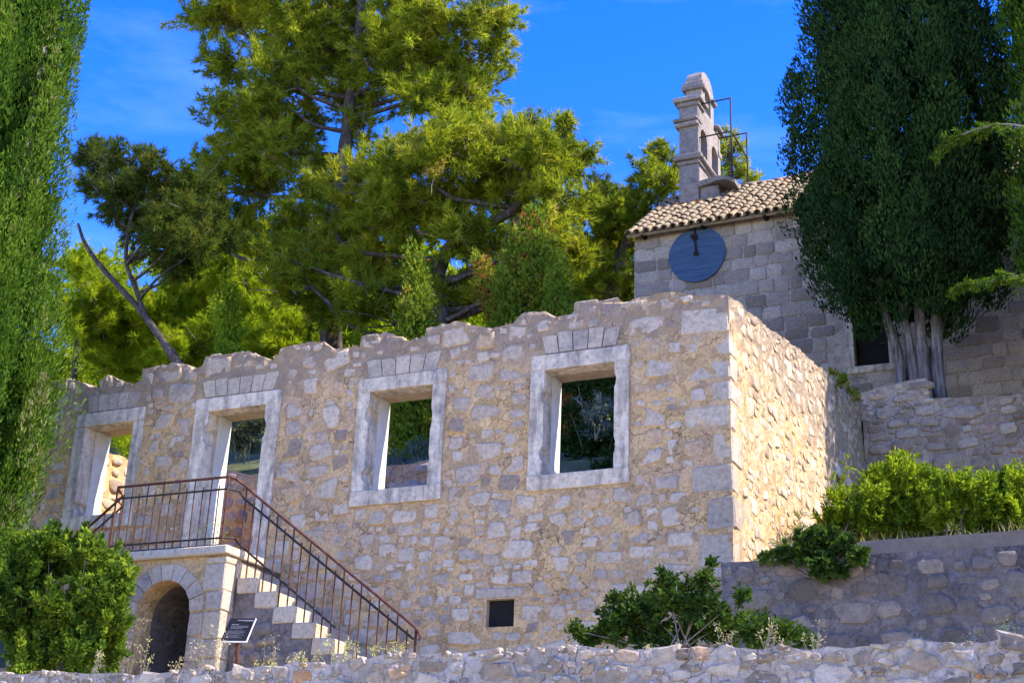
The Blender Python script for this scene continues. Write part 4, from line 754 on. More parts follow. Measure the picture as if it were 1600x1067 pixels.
# ================================================================== INFORMATION SIGN
sg = thing('information_sign', (-9.98, 14.05, 3.85), 'small dark tilted information panel on a brown post in front of the stairs', 'sign')
c = np.array([-10.02, 14.0, 4.57]); nh = np.array([.25, -.968, 0.]); rx = np.array([.968, .25, 0.]); uy = np.array([0, 0, .8]) - nh*.6; uy /= np.linalg.norm(uy); nn_ = np.cross(rx, uy); rx = rx*.84; uy = uy*.80
sf = (c, rx, uy, nn_)
V, F = extrude([(-.185,-.24), (.185,-.24), (.185,.24), (-.185,.24)], sf, -0.006, 0.006); pn = add('panel', V, F, M['sign'], sg)
V, F = join([extrude([(.186,-.24), (.196,-.24), (.196,.24), (.186,.24)], sf, -0.010, 0.008), extrude([(-.185,-.25), (.196,-.25), (.196,-.241), (-.185,-.241)], sf, -0.010, 0.008)]); add('edge_trim', V, F, M['signedge'], pn)
lines = [(-.06, .17, .19, .02), (.02, .17, .178, .008), (-.12, -.02, .10, .016), (-.12, .13, .07, .008), (-.12, .13, .046, .008), (-.12, .06, .022, .008), (-.14, .10, -.03, .007), (-.14, .12, -.055, .007), (-.14, .09, -.08, .007), (-.14, .12, -.115, .007), (-.14, .05, -.14, .007), (-.14, .10, -.17, .007)]
for a, b, yy, h in lines:
    parts = []; u = a
    while u < b:
        w_ = min(rng.uniform(.012, .035), b-u); h_ = h*.62; parts.append(extrude([(u, yy), (u+w_, yy), (u+w_, yy+h_), (u, yy+h_)], sf, 0.0062, 0.0072)); u += w_+.006
    V, F = join(parts); add('text_line', V, F, M['print'], pn)
V, F = tube([c + nn_*-0.02 + uy*-0.05, c + nn_*-0.06 + uy*-0.06 + np.array([0, 0, -.08]), (c[0]+.03, c[1]+.05, 3.85)], 0.026, 8); add('post', V, F, M['iron'], sg, smooth=True)

# ================================================================== TERRACE WALLS ON THE RIGHT
tw = thing('terrace_wall', (1, 17.8, 4.4), 'shaded grey stone terrace wall to the right of the ruin', 'wall')
tt = lambda u: 5.88 + 0.03*nz(u, 0, 1, 1.5)
td = lambda u, v: 0.03*nz(u, v, 4, 1.2)
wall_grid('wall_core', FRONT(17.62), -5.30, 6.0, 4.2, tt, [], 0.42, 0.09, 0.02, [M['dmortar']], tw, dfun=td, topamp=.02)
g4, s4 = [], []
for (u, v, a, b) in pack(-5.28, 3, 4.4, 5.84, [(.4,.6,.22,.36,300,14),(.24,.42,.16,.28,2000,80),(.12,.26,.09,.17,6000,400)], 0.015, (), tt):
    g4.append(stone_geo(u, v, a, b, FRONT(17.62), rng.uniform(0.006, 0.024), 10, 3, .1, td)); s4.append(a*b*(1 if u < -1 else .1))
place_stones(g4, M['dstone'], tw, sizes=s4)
kb = thing('low_concrete_wall', (1, 18.7, 5.7), 'low sunlit tan concrete kerb wall below the bright green bushes', 'wall')
wall_grid('wall_core', FRONT(18.6), -3.75, 6, 5.6, lambda u: 6.29+.02*nz(u, 0, 0, 2), [], 0.22, 0.1, 0.012, [M['concrete']], kb)
bw = thing('retaining_wall', (0, 27.2, 9), 'brown stone retaining wall below the cypress and its pale trunks', 'wall')
RT = profile([(-5.25,11.35),(-4.75,11.45),(-4.3,11.50),(-3.98,11.5),(-3.95,11.1),(-3.4,11.05),(-2.8,11.0),(-2.2,11.02),(8,11.1)])
rt2 = lambda u: RT(u)+0.03*nz(u, 1, 0, 3)
rd = lambda u, v: 0.035*nz(u, v, 6, 1.4)
wall_grid('wall_core', FRONT(27.0), -5.24, 8, 8.6, rt2, [], 0.5, 0.09, 0.02, [M['bmortar']], bw, dfun=rd, ulines=(-3.98,-3.95))
g5, s5 = [], []
for (u, v, a, b) in pack(-5.2, 3, 9.0, 11.5, [(.5,.8,.26,.4,300,8),(.3,.55,.14,.26,2600,130),(.16,.34,.08,.15,8000,500),(.09,.2,.05,.09,9000,600)], 0.008, (), rt2):
    g5.append(stone_geo(u, v, a, b, FRONT(27.0), rng.uniform(0.008, 0.035), 10, 3.5, .09, rd)); s5.append(a*b*(1 if u < -1.5 else .1))
place_stones(g5, M['bstone'], bw, sizes=s5)

# ================================================================== CHAPEL
CY = 31.0
ch = thing('stone_chapel', (-4, 34, 10.8), 'grey ashlar chapel with curved clay tile roof and bell gable', 'church')
CX0, CX1, CB, CE, RY, RZ = -11.44, 5.0, 10.6, 17.62, 34.2, 20.08
CW = (-6.12, -5.36, 13.42, 14.75)
core = wall_grid('front_wall', FRONT(CY), CX0, CX1, CB, lambda u: CE, [CW], 0.6, 0.25, 0.006, [M['amortar']], ch, vtop=15.0)
V = np.array([(CX0, CY+.6, CB), (CX0, 37.4, CB), (CX0, 37.4, CE), (CX0, RY, RZ-.12), (CX0, CY+.6, CE)]); V2 = V+[0.6, 0, 0]
V = np.vstack([V, V2]); F = [(0,1,2,3,4)[::-1], (5,6,7,8,9)] + [(i, (i+1) % 5, 5+(i+1) % 5, 5+i) for i in range(5)]; add('gable_wall', V, F, M['amortar'], ch)
V3 = V+[CX1-CX0-.6, 0, 0]; add('gable_wall', V3, F, M['amortar'], ch)
add('rear_wall', boxv(CX0+.61, CX1-.61, 36.9, 37.4, CB, CE), BOXF, M['amortar'], ch)
geos, sz = [], []
wb = [(-6.42, -5.08, 13.2, 14.9)]
v = 10.9
while v < CE-0.06:
    h = min(rng.uniform(0.27, 0.37), CE-0.01-v)
    if h < 0.1: break
    u = CX0 + 0.004
    while u < CX1-0.1:
        wd = rng.uniform(0.30, 0.66); wd = min(wd, CX1-u); 
        if not any(u+wd > q[0] and u < q[1] and v+h > q[2] and v < q[3] for q in wb) and wd > .1:
            uu, ww = u+wd/2, wd
            geos.append(block_geo(uu, v+h/2, ww-rng.uniform(.015, .04), h-rng.uniform(.015, .04), FRONT(CY), rng.uniform(0.008, 0.022), 0.022, 0.008)); sz.append(wd*h*(1 if (u < -5.8 and v > 12.2) or -4 < u < -1 and v < 14.5 else .05))
        u += wd
    v += h
place_stones(geos, M['ashlar'], ch, 'block', sizes=sz, rest='hidden_blocks')
# window
for (a, b, c_, d, nm) in ((-6.30, -6.12, 13.42, 14.75, 'jamb'), (-5.36, -5.16, 13.42, 14.75, 'jamb'), (-6.34, -5.12, 13.25, 13.42, 'sill'), (-6.34, -5.12, 14.75, 14.9, 'lintel')):
    V, F = worn_box(a, b, CY-.05, CY+.25, c_+.001, d-.001, .01); add(nm, V, F, M['frame'], ch, attr=.5)
add('window_shade_panel', boxv(-6.12, -5.36, CY+.22, CY+.24, 13.42, 14.75), BOXF, M['dark'], ch)  # near-black slab filling the opening, interior shade painted as colour
# roof
th = math.atan2(RZ-CE, RY-CY); sl_ = math.hypot(RZ-CE, RY-CY); ud = np.array([0, math.cos(th), math.sin(th)]); un = np.array([0, -math.sin(th), math.cos(th)])
p0 = np.array([0, CY, CE]) - ud*0.30
V = [tuple(p0+np.array([x, 0, 0])+un*d + ud*s) for d in (0.0, 0.07) for x, s in ((CX0-.12, 0), (CX1+.1, 0), (CX1+.1, sl_+.30), (CX0-.12, sl_+.30))]
add('roof_deck', V, [(0,3,2,1), (4,5,6,7), (0,1,5,4), (1,2,6,5), (2,3,7,6), (3,0,4,7)], M['tile'], ch, attr=.2)
V = [(x, RY, RZ-.02) for x in (CX0-.12, CX1+.1)] + [(x, 37.7, 17.4) for x in (CX1+.1, CX0-.12)]; V += [(x, y, z+.08) for x, y, z in V]; add('roof_deck', V, [(0,1,2,3)[::-1], (4,5,6,7), (0,1,5,4), (1,2,6,5), (2,3,7,6), (3,0,4,7)], M['tile'], ch, attr=.4)
def tile_geo(over):
    """half-round tapered clay tile with thickness; over = convex side up"""
    n = 6; V = []; L = 0.46
    for s_, ra in ((0, 0.098 if over else 0.085), (L, 0.078 if over else 0.10)):
        for q in (ra, ra-.014):
            for k in range(n+1):
                a = math.pi*k/n; V.append((q*math.cos(a), s_, (q*math.sin(a)*0.85 if over else -q*math.sin(a)*0.7)))
    m = n+1; F = []
    for k in range(n):
        F += [(k, k+1, 2*m+k+1, 2*m+k), (m+k, 3*m+k, 3*m+k+1, m+k+1), (k, m+k, m+k+1, k+1), (2*m+k, 2*m+k+1, 3*m+k+1, 3*m+k)]
    return np.array(V), F
TG = {True: tile_geo(True), False: tile_geo(False)}
TM = [mesh_data('tile', *TG[True], M['tile'], r, True) for r in (0.05,.15,.25,.35,.45,.5,.6,.7,.75,.82,.92,1.0)]
BX = np.stack([np.array([1, 0, 0]), ud, un], 1)
rows = int(sl_/0.36)+1; rest, ra_, gut, ga = [], [], [], []
nt_ = 0
for c_ in range(int((CX1-CX0+.2)/0.235)):
    x = CX0-.05+c_*0.235
    for r_ in range(rows):
        s_ = -0.04+r_*0.36 + rng.normal(0, .02); tilt = 0.045+rng.normal(0, .015); yaw = rng.normal(0, .035)
        loc = p0 + np.array([x+rng.normal(0, .008), 0, 0]) + ud*s_ + un*(0.125+rng.normal(0, .006))
        rot = Matrix(BX.tolist()) @ Matrix.Rotation(yaw, 3, 'Z') @ Matrix.Rotation(-tilt, 3, 'X')
        red = (r_ >= rows-4 and c_ < 6)
        k = rng.integers(8, 12) if red and rng.random() < .6 else int(np.clip(rng.normal(5, 1.6), 1, 9)) if rng.random() < .96 else 10
        if nt_ < 290 and c_ < 30:
            o = bpy.data.objects.new('tile', TM[k]); link(o, ch, loc); o.rotation_euler = rot.to_euler(); nt_ += 1
        else:
            rest.append((TG[True][0] @ np.array(rot).T + loc, TG[True][1])); ra_.append(np.full(len(TG[True][0]), rng.random()*.9))
        if c_ < 34 or r_ == 0:
            loc2 = p0 + np.array([x+.117, 0, 0]) + ud*s_ + un*0.145; gut.append((TG[False][0] @ np.array(rot).T + loc2, TG[False][1])); ga.append(np.full(len(TG[False][0]), rng.random()*.6))
V, F = join(rest); add('hidden_tiles', V, F, M['tile'], ch, attr=np.concatenate(ra_), kind='stuff')
V, F = join(gut); add('channel_tiles', V, F, M['tile'], ch, attr=np.concatenate(ga), kind='stuff')
for k in range(40):                          # ridge tiles
    V, F = TG[True]; rm = np.array(Matrix.Rotation(R(-90)+rng.normal(0, .03), 3, 'Z')); V = (V*[1.25, 1, 1.2]) @ rm.T + np.array([CX0-.1+k*0.41, RY-.02, RZ+.10+rng.normal(0, .01)])
    add('ridge_tile', V, F, M['tile'], ch, attr=rng.choice([.3, .5, .95, .9, 1.0]), smooth=True)
for x in np.arange(CX0+.25, -6, 1.55):
    V, F = worn_box(x, x+.09, CY-.26, CY+.02, CE-.20, CE-.09, .01); add('eave_bracket', V, F, M['rust'], ch)
# bell gable
BX0, BX1 = -10.97, -10.44
bg_ = add('bell_gable', *worn_box(BX0, BX1+.02, 33.12, 35.28, 19.0, 20.55, .015), M['bell'], ch, attr=.5)
def bpart(nm, x0, x1, y0, y1, z0, z1, **k): V, F = worn_box(x0, x1, y0, y1, z0, z1, .018, .008); return add(nm, V, F, M['bell'], bg_, attr=rng.random())
def cornice(x0, x1, y0, y1, z0, z1, o):
    hs_ = z1-z0
    bpart('cornice', x0-o*.4, x1+o*.4, y0-o*.4, y1+o*.4, z0, z0+hs_*.48); bpart('cornice', x0-o, x1+o, y0-o, y1+o, z0+hs_*.49, z1)
cornice(BX0, BX1, 33.14, 35.26, 20.56, 20.82, .13)
bpart('course', BX0+.02, BX1+.03, 33.10, 33.3, 19.62, 19.95)
fs = SIDE(BX1)
V, F = arch_panel(fs, 33.16, 34.20, 20.83, 22.36, 33.70, 0.30, 21.55, -.53, 0, 12); add('arch_bay', V, F, M['bell'], bg_, attr=.4)
V, F = arch_panel(fs, 34.202, 35.24, 20.83, 22.36, 34.70, 0.30, 21.55, -.53, 0, 12); add('arch_bay', V, F, M['bell'], bg_, attr=.7)
bpart('cornice', BX0-.10, BX1+.02, 33.04, 33.40, 21.74, 21.86); bpart('cornice', BX0-.14, BX1+.03, 33.0, 33.44, 21.865, 21.97)
bpart('cornice', BX0-.10, BX1+.02, 35.0, 35.34, 21.74, 21.95)
cornice(BX0, BX1, 33.16, 33.6, 22.37, 22.62, .14); cornice(BX0, BX1, 34.85, 35.24, 22.37, 22.62, .12)
bpart('course', BX0+.01, BX1-.01, 33.75, 34.7, 22.365, 22.6)
V, F = arch_panel(fs, 33.66, 34.74, 22.61, 23.55, 34.2, 0.27, 23.12, -.50, -.03, 12); add('arch_bay', V, F, M['bell'], bg_, attr=.8)
bpart('cornice', BX0-.07, BX1+.05, 33.58, 33.92, 23.18, 23.30); bpart('cornice', BX0-.05, BX1+.03, 33.60, 33.9, 23.305, 23.44)
bpart('cornice', BX0-.07, BX1+.05, 34.5, 34.82, 23.18, 23.30)
pts = [(34.2-.54*math.cos(math.pi*k/12), 23.552+.34*math.sin(math.pi*k/12)) for k in range(13)]
V, F = extrude(pts[::-1], fs, -.47, -.04); add('round_cap', V, F, M['bell'], bg_, attr=.6)
bpart('finial_block', BX0+.12, BX1-.14, 34.05, 34.35, 23.88, 24.0)
for s_ in (-1, 1):                           # concave scroll shoulders
    yc = 34.2+s_*0.98; pts = [(34.2+s_*.545, 22.625)] + [(yc-s_*.43*math.cos(a), 23.06-.43*math.sin(a)) for a in np.linspace(0, math.pi/2, 7)] + [(yc, 22.625)]
    pts = pts if s_ > 0 else pts[::-1]
    V, F = extrude(pts[::-1], fs, -.42, -.08); add('scroll', V, F, M['bell'], bg_, attr=.5)
# broken slab beside the bell gable
V = []; nseg = 8
for k in range(nseg+1):
    t = k/nseg; x = BX1+.03+1.0*t; z = 19.95-.04*t+.10*math.sin(t*2.6)-.42*max(0, t-.72)**1.1; V += [(x, 33.05+.05*nz(x, 0, 0, 4), z), (x, 33.9, z+.03), (x, 33.9, z-.13), (x, 33.05+.05*nz(x, 3, 0, 4), z-.16+.05*t)]
F = [(4*k+a, 4*k+(a+1) % 4, 4*k+4+(a+1) % 4, 4*k+4+a) for k in range(nseg) for a in range(4)] + [(0,1,2,3)[::-1], tuple(4*nseg+a for a in range(4))]
add('stone_hood', V, F, M['bell'], ch, attr=.2)
V, F = worn_box(BX1+.03, BX1+.55, 33.16, 33.9, 19.0, 19.82, .02, .01); add('hood_pier', V, F, M['bell'], ch, attr=.3)
# steel frame
sfm = thing('steel_bell_frame', (-9.6, 34, 20), 'thin black steel guard frame projecting from the bell gable', 'frame')
def sbar(nm, pts, r=.022): V, F = tube(pts, r, 6); add(nm, V, F, M['darkiron'], sfm, smooth=True)
YF, YR = 33.3, 35.1
for yy, zt, zm, xp in ((YF, 22.45, 21.42, -9.55), (YR, 22.35, None, -9.62)):
    sbar('top_bar', [(BX1-.02, yy, zt), (xp, yy, zt+.02)]); sbar('post', [(xp, yy, zt+.02), (xp+.0, yy, 20.0 if yy == YF else 20.2)], .025)
    if zm: sbar('middle_bar', [(BX1-.02, yy, zm), (xp, yy, zm+.02)])
sbar('brace', [(-9.55, YF, 21.44), (-9.62, YR, 21.55)])
# clock
ck = thing('clock_disc', (-9.80, CY-.1, 16.07), 'round blue painted clock face with dark rusty hands below the eaves', 'clock')
nn = 40; V, F = extrude([(-9.80+.715*math.cos(2*math.pi*k/nn), 16.79+.735*math.sin(2*math.pi*k/nn)) for k in range(nn)], FRONT(CY), .03, .075); add('dial', V, F, M['clock'], ck)
for k in range(7):
    z = 16.20+k*.19; hw = math.sqrt(max(0, .70**2-(z-16.79)**2)); add('board_seam', boxv(-9.8-hw, -9.8+hw, CY-.0770, CY-.074, z, z+.005), BOXF, M['darkiron'], ck)
o_ = [(-.02,.72),(.015,.72),(.02,.50),(.06,.44),(.07,.34),(.02,.28),(.04,.05),(.06,-.05),(.10,-.13),(.06,-.18),(-.03,-.17),(-.05,-.10),(-.01,-.03),(-.02,.2),(-.05,.30),(-.12,.38),(-.11,.46),(-.04,.50)]
V, F = extrude([(-9.83+a, 16.90+b*.9) for a, b in o_][::-1], FRONT(CY), .079, .10); add('clock_hands', V, F, M['rust'], ck)

# ================================================================== TREES
pine('pine_tree', 'tallest pine with broad dark crown and bare trunk behind the ruin', 'tree', BIG_PINE, [BIG_PINE_TRUNK], 'pine', 0.36, dens=94, width=.034, length=.25, limb=0.08, frac=.55)
pine('pine_tree', 'bright yellow green pine in the middle behind the ruin wall', 'tree', MID_PINE, [MID_PINE_TRUNK], 'pine', 0.30, dens=118, width=.034, length=.25)
pine('pine_tree', 'small dark pine with slanting forked trunk at left behind the ruin', 'tree', SMALL_PINE, [SMALL_PINE_TRUNK, SMALL_PINE_FORK], 'darkpine', 0.13, dens=150, length=.22, width=.03, limb=.05)
pine('pine_tree', 'green pine directly left of the chapel roof', 'tree', CHAPEL_PINE, [CHAPEL_PINE_TRUNK], 'pine', 0.25, dens=170)
pine('pine_tree', 'small distant round pine left of the chapel against the sky', 'tree', FAR_PINE, [FAR_PINE_TRUNK], 'darkpine', 0.2, dens=140)
pine('pine_tree', 'pine top showing behind the bell gable and steel frame', 'tree', BELL_PINE, [BELL_PINE_TRUNK], 'pine', 0.2, dens=130, sub=14)
yl = ['young yellow green pine beside the tall left cypress', 'young yellow green pine below the slanting trunk', 'young yellow green pine right of the slanting trunk', 'low young pine just above the ruin wall top', 'young yellow green pine left of the tallest pine', 'low young pine at the foot of the tallest pine']
for b, l in zip(YOUNG_PINES, yl):
    b0 = min(b, key=lambda q: q[2]); pine('young_pine', l, 'tree', b, [[(b0[0], b0[1]+.3, b0[2]-2.2), (b0[0], b0[1]+.2, b0[2]), (b[0][0], b[0][1], b[0][2])]], 'yellowpine', 0.12, dens=150, length=.30, width=.035, group='young pines on the slope', limb=.03)
# left cypress
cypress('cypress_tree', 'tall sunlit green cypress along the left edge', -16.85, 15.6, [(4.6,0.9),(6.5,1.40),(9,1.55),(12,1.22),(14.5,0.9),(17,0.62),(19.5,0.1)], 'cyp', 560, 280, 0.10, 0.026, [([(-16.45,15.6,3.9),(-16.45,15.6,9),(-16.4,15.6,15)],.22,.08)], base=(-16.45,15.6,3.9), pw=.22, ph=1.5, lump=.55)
# right cypress
stems = []
for bx, by, tx, ty, r in ((-4.62,27.9,-5.1,27.6,.12),(-4.35,27.75,-4.6,27.5,.10),(-4.15,27.8,-4.1,27.5,.14),(-3.85,27.75,-3.75,27.6,.13),(-4.0,28.0,-3.3,28.1,.10),(-4.45,28.1,-4.6,28.6,.10)):
    stems.append(([(bx,by,10.8),((bx*1.0),by-.03,12.2),(bx*.6+tx*.4,(by+ty)/2,13.2),(tx,ty,14.8)], r*1.05, r*.6))
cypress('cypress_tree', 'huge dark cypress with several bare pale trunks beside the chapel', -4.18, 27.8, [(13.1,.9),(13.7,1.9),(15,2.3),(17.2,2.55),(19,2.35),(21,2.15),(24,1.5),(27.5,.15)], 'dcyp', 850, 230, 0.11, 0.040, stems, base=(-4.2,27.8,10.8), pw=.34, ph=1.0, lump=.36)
# right edge conifer
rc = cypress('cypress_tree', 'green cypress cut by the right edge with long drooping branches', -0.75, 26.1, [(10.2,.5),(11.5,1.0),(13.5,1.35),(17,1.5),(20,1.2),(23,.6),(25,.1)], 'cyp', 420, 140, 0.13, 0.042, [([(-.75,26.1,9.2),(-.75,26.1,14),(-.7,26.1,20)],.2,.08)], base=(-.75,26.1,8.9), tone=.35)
for br, sp in ((BRANCH_HI, .32), (BRANCH_LO, .26)):
    p = smooth_path(br, 16); V, F = tube(p, np.linspace(.03, .006, 16), 5); add('branch', V, F, M['twig'], rc, smooth=True)
    P, A, tw_ = [], [], []
    for k in range(46):
        i = min(int(k/46*15), 14); q = p[i]; t = k/46; L = sp*(1.15-.75*t)*rng.uniform(.5, 1.2); dr = unit(np.array([-.75, rng.choice([-1, 1])*.55, rng.choice([-.55, -.25, .3])])+rng.normal(0, .2, 3)); e = q+dr*L+np.array([0, 0, -.12*L])
        tw_.append((np.array([q, (q+e)/2+np.array([0, 0, .05*L]), e]), np.array([.006, .004, .002])))
        for f_ in np.linspace(.12, 1, 16):
            for _ in range(3): P.append(q*(1-f_)+e*f_+rng.normal(0, .012, 3)); A.append(unit(dr+rng.normal(0, .55, 3)))
    V, F = tubes(tw_, 3); add('twigs', V, F, M['twig'], rc, kind='stuff')
    P, A = np.array(P), np.array(A); V, F = leaves(P, A, .085, .020, .3); add('branch_leaves', V, F, M['cyp'], rc, attr=np.repeat(rng.uniform(.35, .95, len(P)), 4))
# neighbours further right, out of the picture
for (x, y, h, r, l) in ((3.4, 29.2, 30, 1.7, 'cypress out of the picture right of the chapel'), (6.8, 30.2, 33, 2.0, 'taller cypress out of the picture beyond the chapel')):
    cypress('cypress_tree', l, x, y-1.2, [(11.5,.7),(14,r),(20,r),(26,r*.7),(h,.1)], 'dcyp', 120, 40, 0.32, 0.16, [([(x,y-1.2,10.5),(x,y-1.2,20)],.25,.1)], base=(x,y-1.2,10.6), pw=.45, ph=1.3)
tb = [(3.9+rng.uniform(-1.5, 1.5), 14.9+rng.normal(0, .9), 7.5+rng.uniform(-2.2, 3.2), rng.uniform(.8, 1.2)) for _ in range(22)]
bush('carob_tree', 'leafy tree out of the picture on the lower right terrace', 'tree', tb, 'dcyp', 160, .24, .12, sub=10)
# slim columns
cl = ['slim bright cypress left of the tallest pine', 'ivy covered trunk behind the middle window', 'thin leaning yellowed ivy stem between the pines', 'broad green ivy clad cypress behind the ruin wall', 'ivy column with red leaves behind the right window']
for k, ((pth, r), l) in enumerate(zip(COLUMNS, cl)):
    a, b = np.array(pth[0]), np.array(pth[1]); H = b[2]-a[2]; t = thing('ivy_column' if k else 'cypress_tree', tuple(a), l, 'tree')
    V, F = tube([a, (a+b)/2, b-(b-a)*.1], [r*.3, r*.22, r*.06], 7); add('trunk', V, F, M['bark'], t, smooth=True)
    P, A, T = plume_crown(0, 0, [(0, r*.85), (H*.3, r), (H*.7, r*.8), (H, r*.08)], int(70*H*r), 80, .12, .05, pw=.18+.12*r, ph=.6); P[:, 0] += a[0]+(b[0]-a[0])*P[:, 2]/H; P[:, 1] += a[1]; P[:, 2] += a[2]
    if k == 4: T = np.where((nz(1,2,3,1) + rng.normal(0, .1, len(T)) + np.abs(P[:, 2]-a[2]-H*.42)/H < .16), 1.0, T*.8)
    if k == 2: T = np.clip(T+.35, 0, .98)
    V, F = leaves(P, A, .12, .055, .5); add('crown', V, F, M['lentisk' if k == 0 else 'ivy'], t, attr=np.repeat(T, 4))
# shrubs behind the ruin
wl = [('yellow green shrub seen through the leftmost window', 'yellowpine', .16, .02, 700), ('grey green olive bush seen through the doorway', 'olive', .09, .028, 900), ('silvery low plant on the inner wall through the middle window', 'silver', .09, .02, 900), ('bluish plant seen through the right window', 'silver', .14, .02, 500), ('dark shrub filling the top of the right window', 'dcyp', .12, .05, 700)]
for b, (l, m_, L, w_, d) in zip(WIN_BUSHES, wl): bush('shrub', l, 'shrub', b, m_, d, L, w_)
# far wood on the slope
fb = list(WOOD_EDGE)
for k in range(150):
    x = rng.uniform(-62, -8); y = rng.uniform(42, 58); fb.append((x, y, zg(x, y)+rng.uniform(0.3, 2.6), rng.uniform(1.3, 2.3)))
P, A, T = blob_cloud(fb, 26, 8, .9, .36); V, F = needles(P, A, 4, .36, .11, .6); o = add('far_wood', V, F, M['yellowpine'], attr=np.repeat(np.repeat(T, 4), 3), origin=(-35, 50, 20)); tag(o, 'dense pine wood covering the slope far behind the ruin', 'wood', kind='stuff')
# nearer undergrowth on the slope between trees and ruin
fb = []
for k in range(45):
    x = rng.uniform(-36, -12); y = rng.uniform(27, 40); fb.append((x, y, zg(x, y)+rng.uniform(0.1, 0.9), rng.uniform(.6, 1.1)))
P, A, T = blob_cloud(fb, 90, 7); V, F = needles(P, A, 3, .24, .06, .6); o = add('undergrowth', V, F, M['pine'], attr=np.repeat(np.repeat(T, 3), 3), origin=(-24, 33, 13)); tag(o, 'low green undergrowth on the slope behind the ruin', 'undergrowth', kind='stuff')

# ================================================================== SHRUBS AND WEEDS
n_ = 9000; x = rng.uniform(-5.0, 8, n_); y = rng.uniform(19.5, 26.8, n_); P = np.stack([x, y, np.array([zg(a, b) for a, b in zip(x, y)])], 1); A = np.tile([0, 0, 1.0], (n_, 1))
V, F = leaves(P, A, .17, .016, .5); o = add('grass', V, F, M['herb'], attr=np.repeat(rng.random(n_), 4), origin=(0, 22, 7)); tag(o, 'dry grass on the right terrace slope around the sunlit bushes', 'grass', kind='stuff')
bush('lentisk_bush', 'big round leafy bush at lower left in front of the stairs', 'bush', LEFT_BUSH, 'mlent', 3300, .072, .038, sub=44, subr=.25, feather=2.0)
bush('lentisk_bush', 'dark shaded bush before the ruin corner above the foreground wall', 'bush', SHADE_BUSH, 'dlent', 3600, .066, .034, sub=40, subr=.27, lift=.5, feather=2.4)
sl2 = ['sunlit bush nearest the ruin side wall', 'tallest sunlit bush in the row on the right terrace', 'sunlit bush between the tallest bush and the right edge', 'sunlit bush at the right edge of the terrace']
for b, l in zip(SUN_BUSHES, sl2): bush('terrace_bush', l, 'bush', b, 'lentisk', 3300, .085, .032, group='sunlit bushes on the right terrace', sub=32, subr=.24, lift=1.2, feather=2.6)
bush('sapling', 'thin upright sapling against the ruin side wall', 'sapling', SPRIG, 'lentisk', 2600, .06, .025, sub=5)
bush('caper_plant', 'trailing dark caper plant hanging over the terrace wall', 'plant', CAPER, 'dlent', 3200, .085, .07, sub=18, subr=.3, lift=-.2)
bush('yellow_herb', 'yellowish herb growing at the foot of the sunlit side wall', 'plant', YELLOW_HERB, 'herb', 2600, .07, .012, sub=9, spread=.6)
bush('wall_ivy', 'small green ivy clump on top of the side wall', 'plant', TOP_IVY, 'ivy', 2000, .07, .05, sub=8)
def weed(x, y, z, h, n, label, group, mat='straw', heads='straw', lean=.25, cat='weed'):
    t = thing('weed', (x, y, z), label, cat, group); st_, P, A = [], [], []
    for k in range(n):
        a = rng.uniform(0, 6.28); tip = np.array([x+math.cos(a)*h*lean*rng.uniform(.3, 1.3), y+math.sin(a)*h*lean*.6, z+h*rng.uniform(.6, 1.0)]); b = np.array([x+rng.normal(0, .03), y+rng.normal(0, .03), z])
        p = smooth_path([b, (b+tip)/2+np.array([0, 0, .06*h]), tip], 6); st_.append((p, np.linspace(.0045, .002, 6)))
        for q in p[2:]:
            for _ in range(3): P.append(q+rng.normal(0, .018, 3)); A.append(unit(rng.normal(0, 1, 3)+[0, 0, .8]))
        for _ in range(7): P.append(tip+rng.normal(0, .022, 3)); A.append(unit(rng.normal(0, 1, 3)+[0, 0, .5]))
    V, F = tubes(st_, 3); add('stalks', V, F, M[mat], t, attr=.5, kind='stuff')
    V, F = leaves(np.array(P), np.array(A), .034, .011, .5); add('seed_heads', V, F, M[heads], t, attr=np.repeat(rng.random(len(P)), 4), kind='stuff')
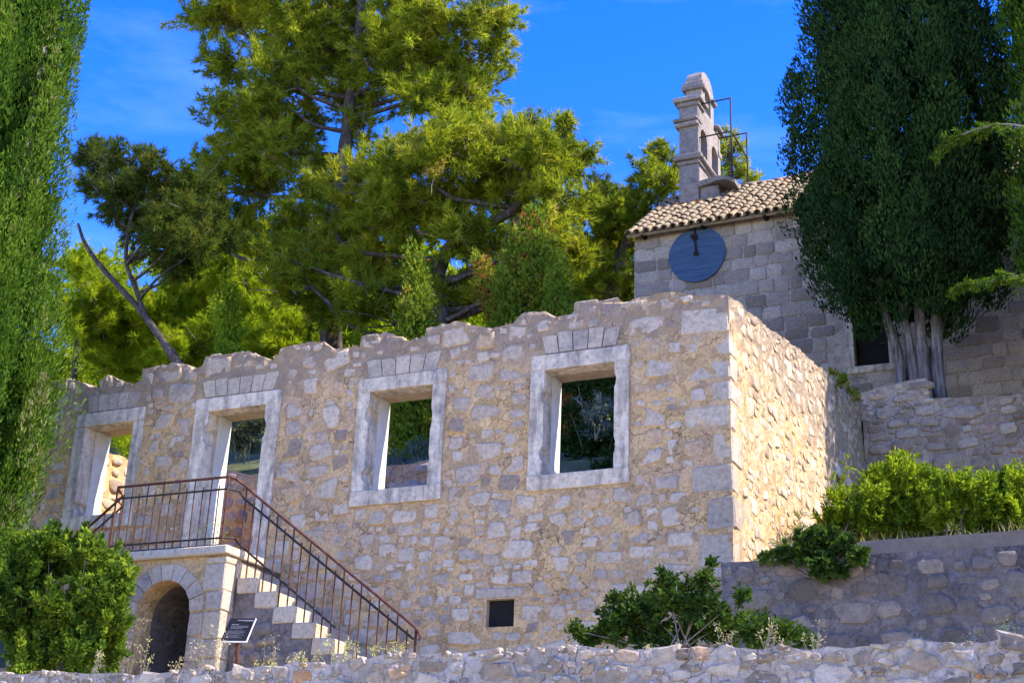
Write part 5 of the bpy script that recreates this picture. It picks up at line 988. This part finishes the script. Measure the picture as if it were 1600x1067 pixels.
G1 = 'dry weeds behind the foreground wall'
for x, h, l in ((-11.5,.45,'short dry weed just left of the arch foot'),(-10.75,.62,'dry weed in front of the right arch pier'),(-10.35,.40,'short dry stalks just left of the sign post'),(-9.72,.55,'dry weed just right of the sign post'),(-9.35,.70,'tall dry weed below the middle steps'),(-8.9,.5,'dry weed just left of the yellow flowers'),(-7.2,.28,'lone dry weed below the railing end'),(-6.1,.25,'lone dry weed below the small square vent'),(-5.2,.24,'small weed at the left foot of the dark bush'),(-4.75,.28,'small weed in front of the dark bush'),(-3.9,.35,'weed at the right foot of the dark bush'),(-3.5,.34,'branching weed in front of the terrace wall, left of two'),(-3.05,.38,'branching weed in front of the terrace wall, right of two'),(-2.2,.22,'short weed below the low concrete wall'),(-1.75,.25,'short weed near the right end of the foreground wall'),(-1.4,.30,'rightmost dry weed on the foreground wall')):
    weed(x, 12.75+rng.uniform(0, .6), 3.72, h*rng.uniform(.8, 1.0)+.12, rng.integers(4, 8), l, G1, heads=rng.choice(['straw', 'straw', 'flower']))
G2 = 'yellow flowering weeds at the foot of the stairs'
for x, y, h, l in ((-10.95,16.0,.3,'lowest and leftmost yellow flowering weed under the steps'),(-10.45,16.1,.42,'yellow flowering weed below the fifth step'),(-9.95,16.2,.62,'tallest yellow flowering weed by the lower steps'),(-9.4,16.3,.55,'yellow flowering weed at the railing end post')):
    weed(x, y, 4.25, h, 16, l, G2, 'herb', 'flower', .5)
weed(-12.72, 15.4, 4.1, 1.0, 12, 'tall dry weed in front of the arch', None, lean=.2)
weed(-12.9, 17.2, 6.33, .62, 10, 'green weed growing on the stair landing', None, 'herb', 'lentisk', .5)
G3 = 'grass tufts on the broken wall top'
for x, l in ((-14.25,'left of the doorway'),(-12.9,'over the right end of the door lintel'),(-11.5,'left of the middle window'),(-10.2,'over the middle window'),(-8.8,'between the middle and right windows'),(-6.7,'right of the right window')):
    weed(x, 18.3, TOP(x)-.03, .16, 7, 'dry grass tuft on the wall top '+l, G3, lean=.3)
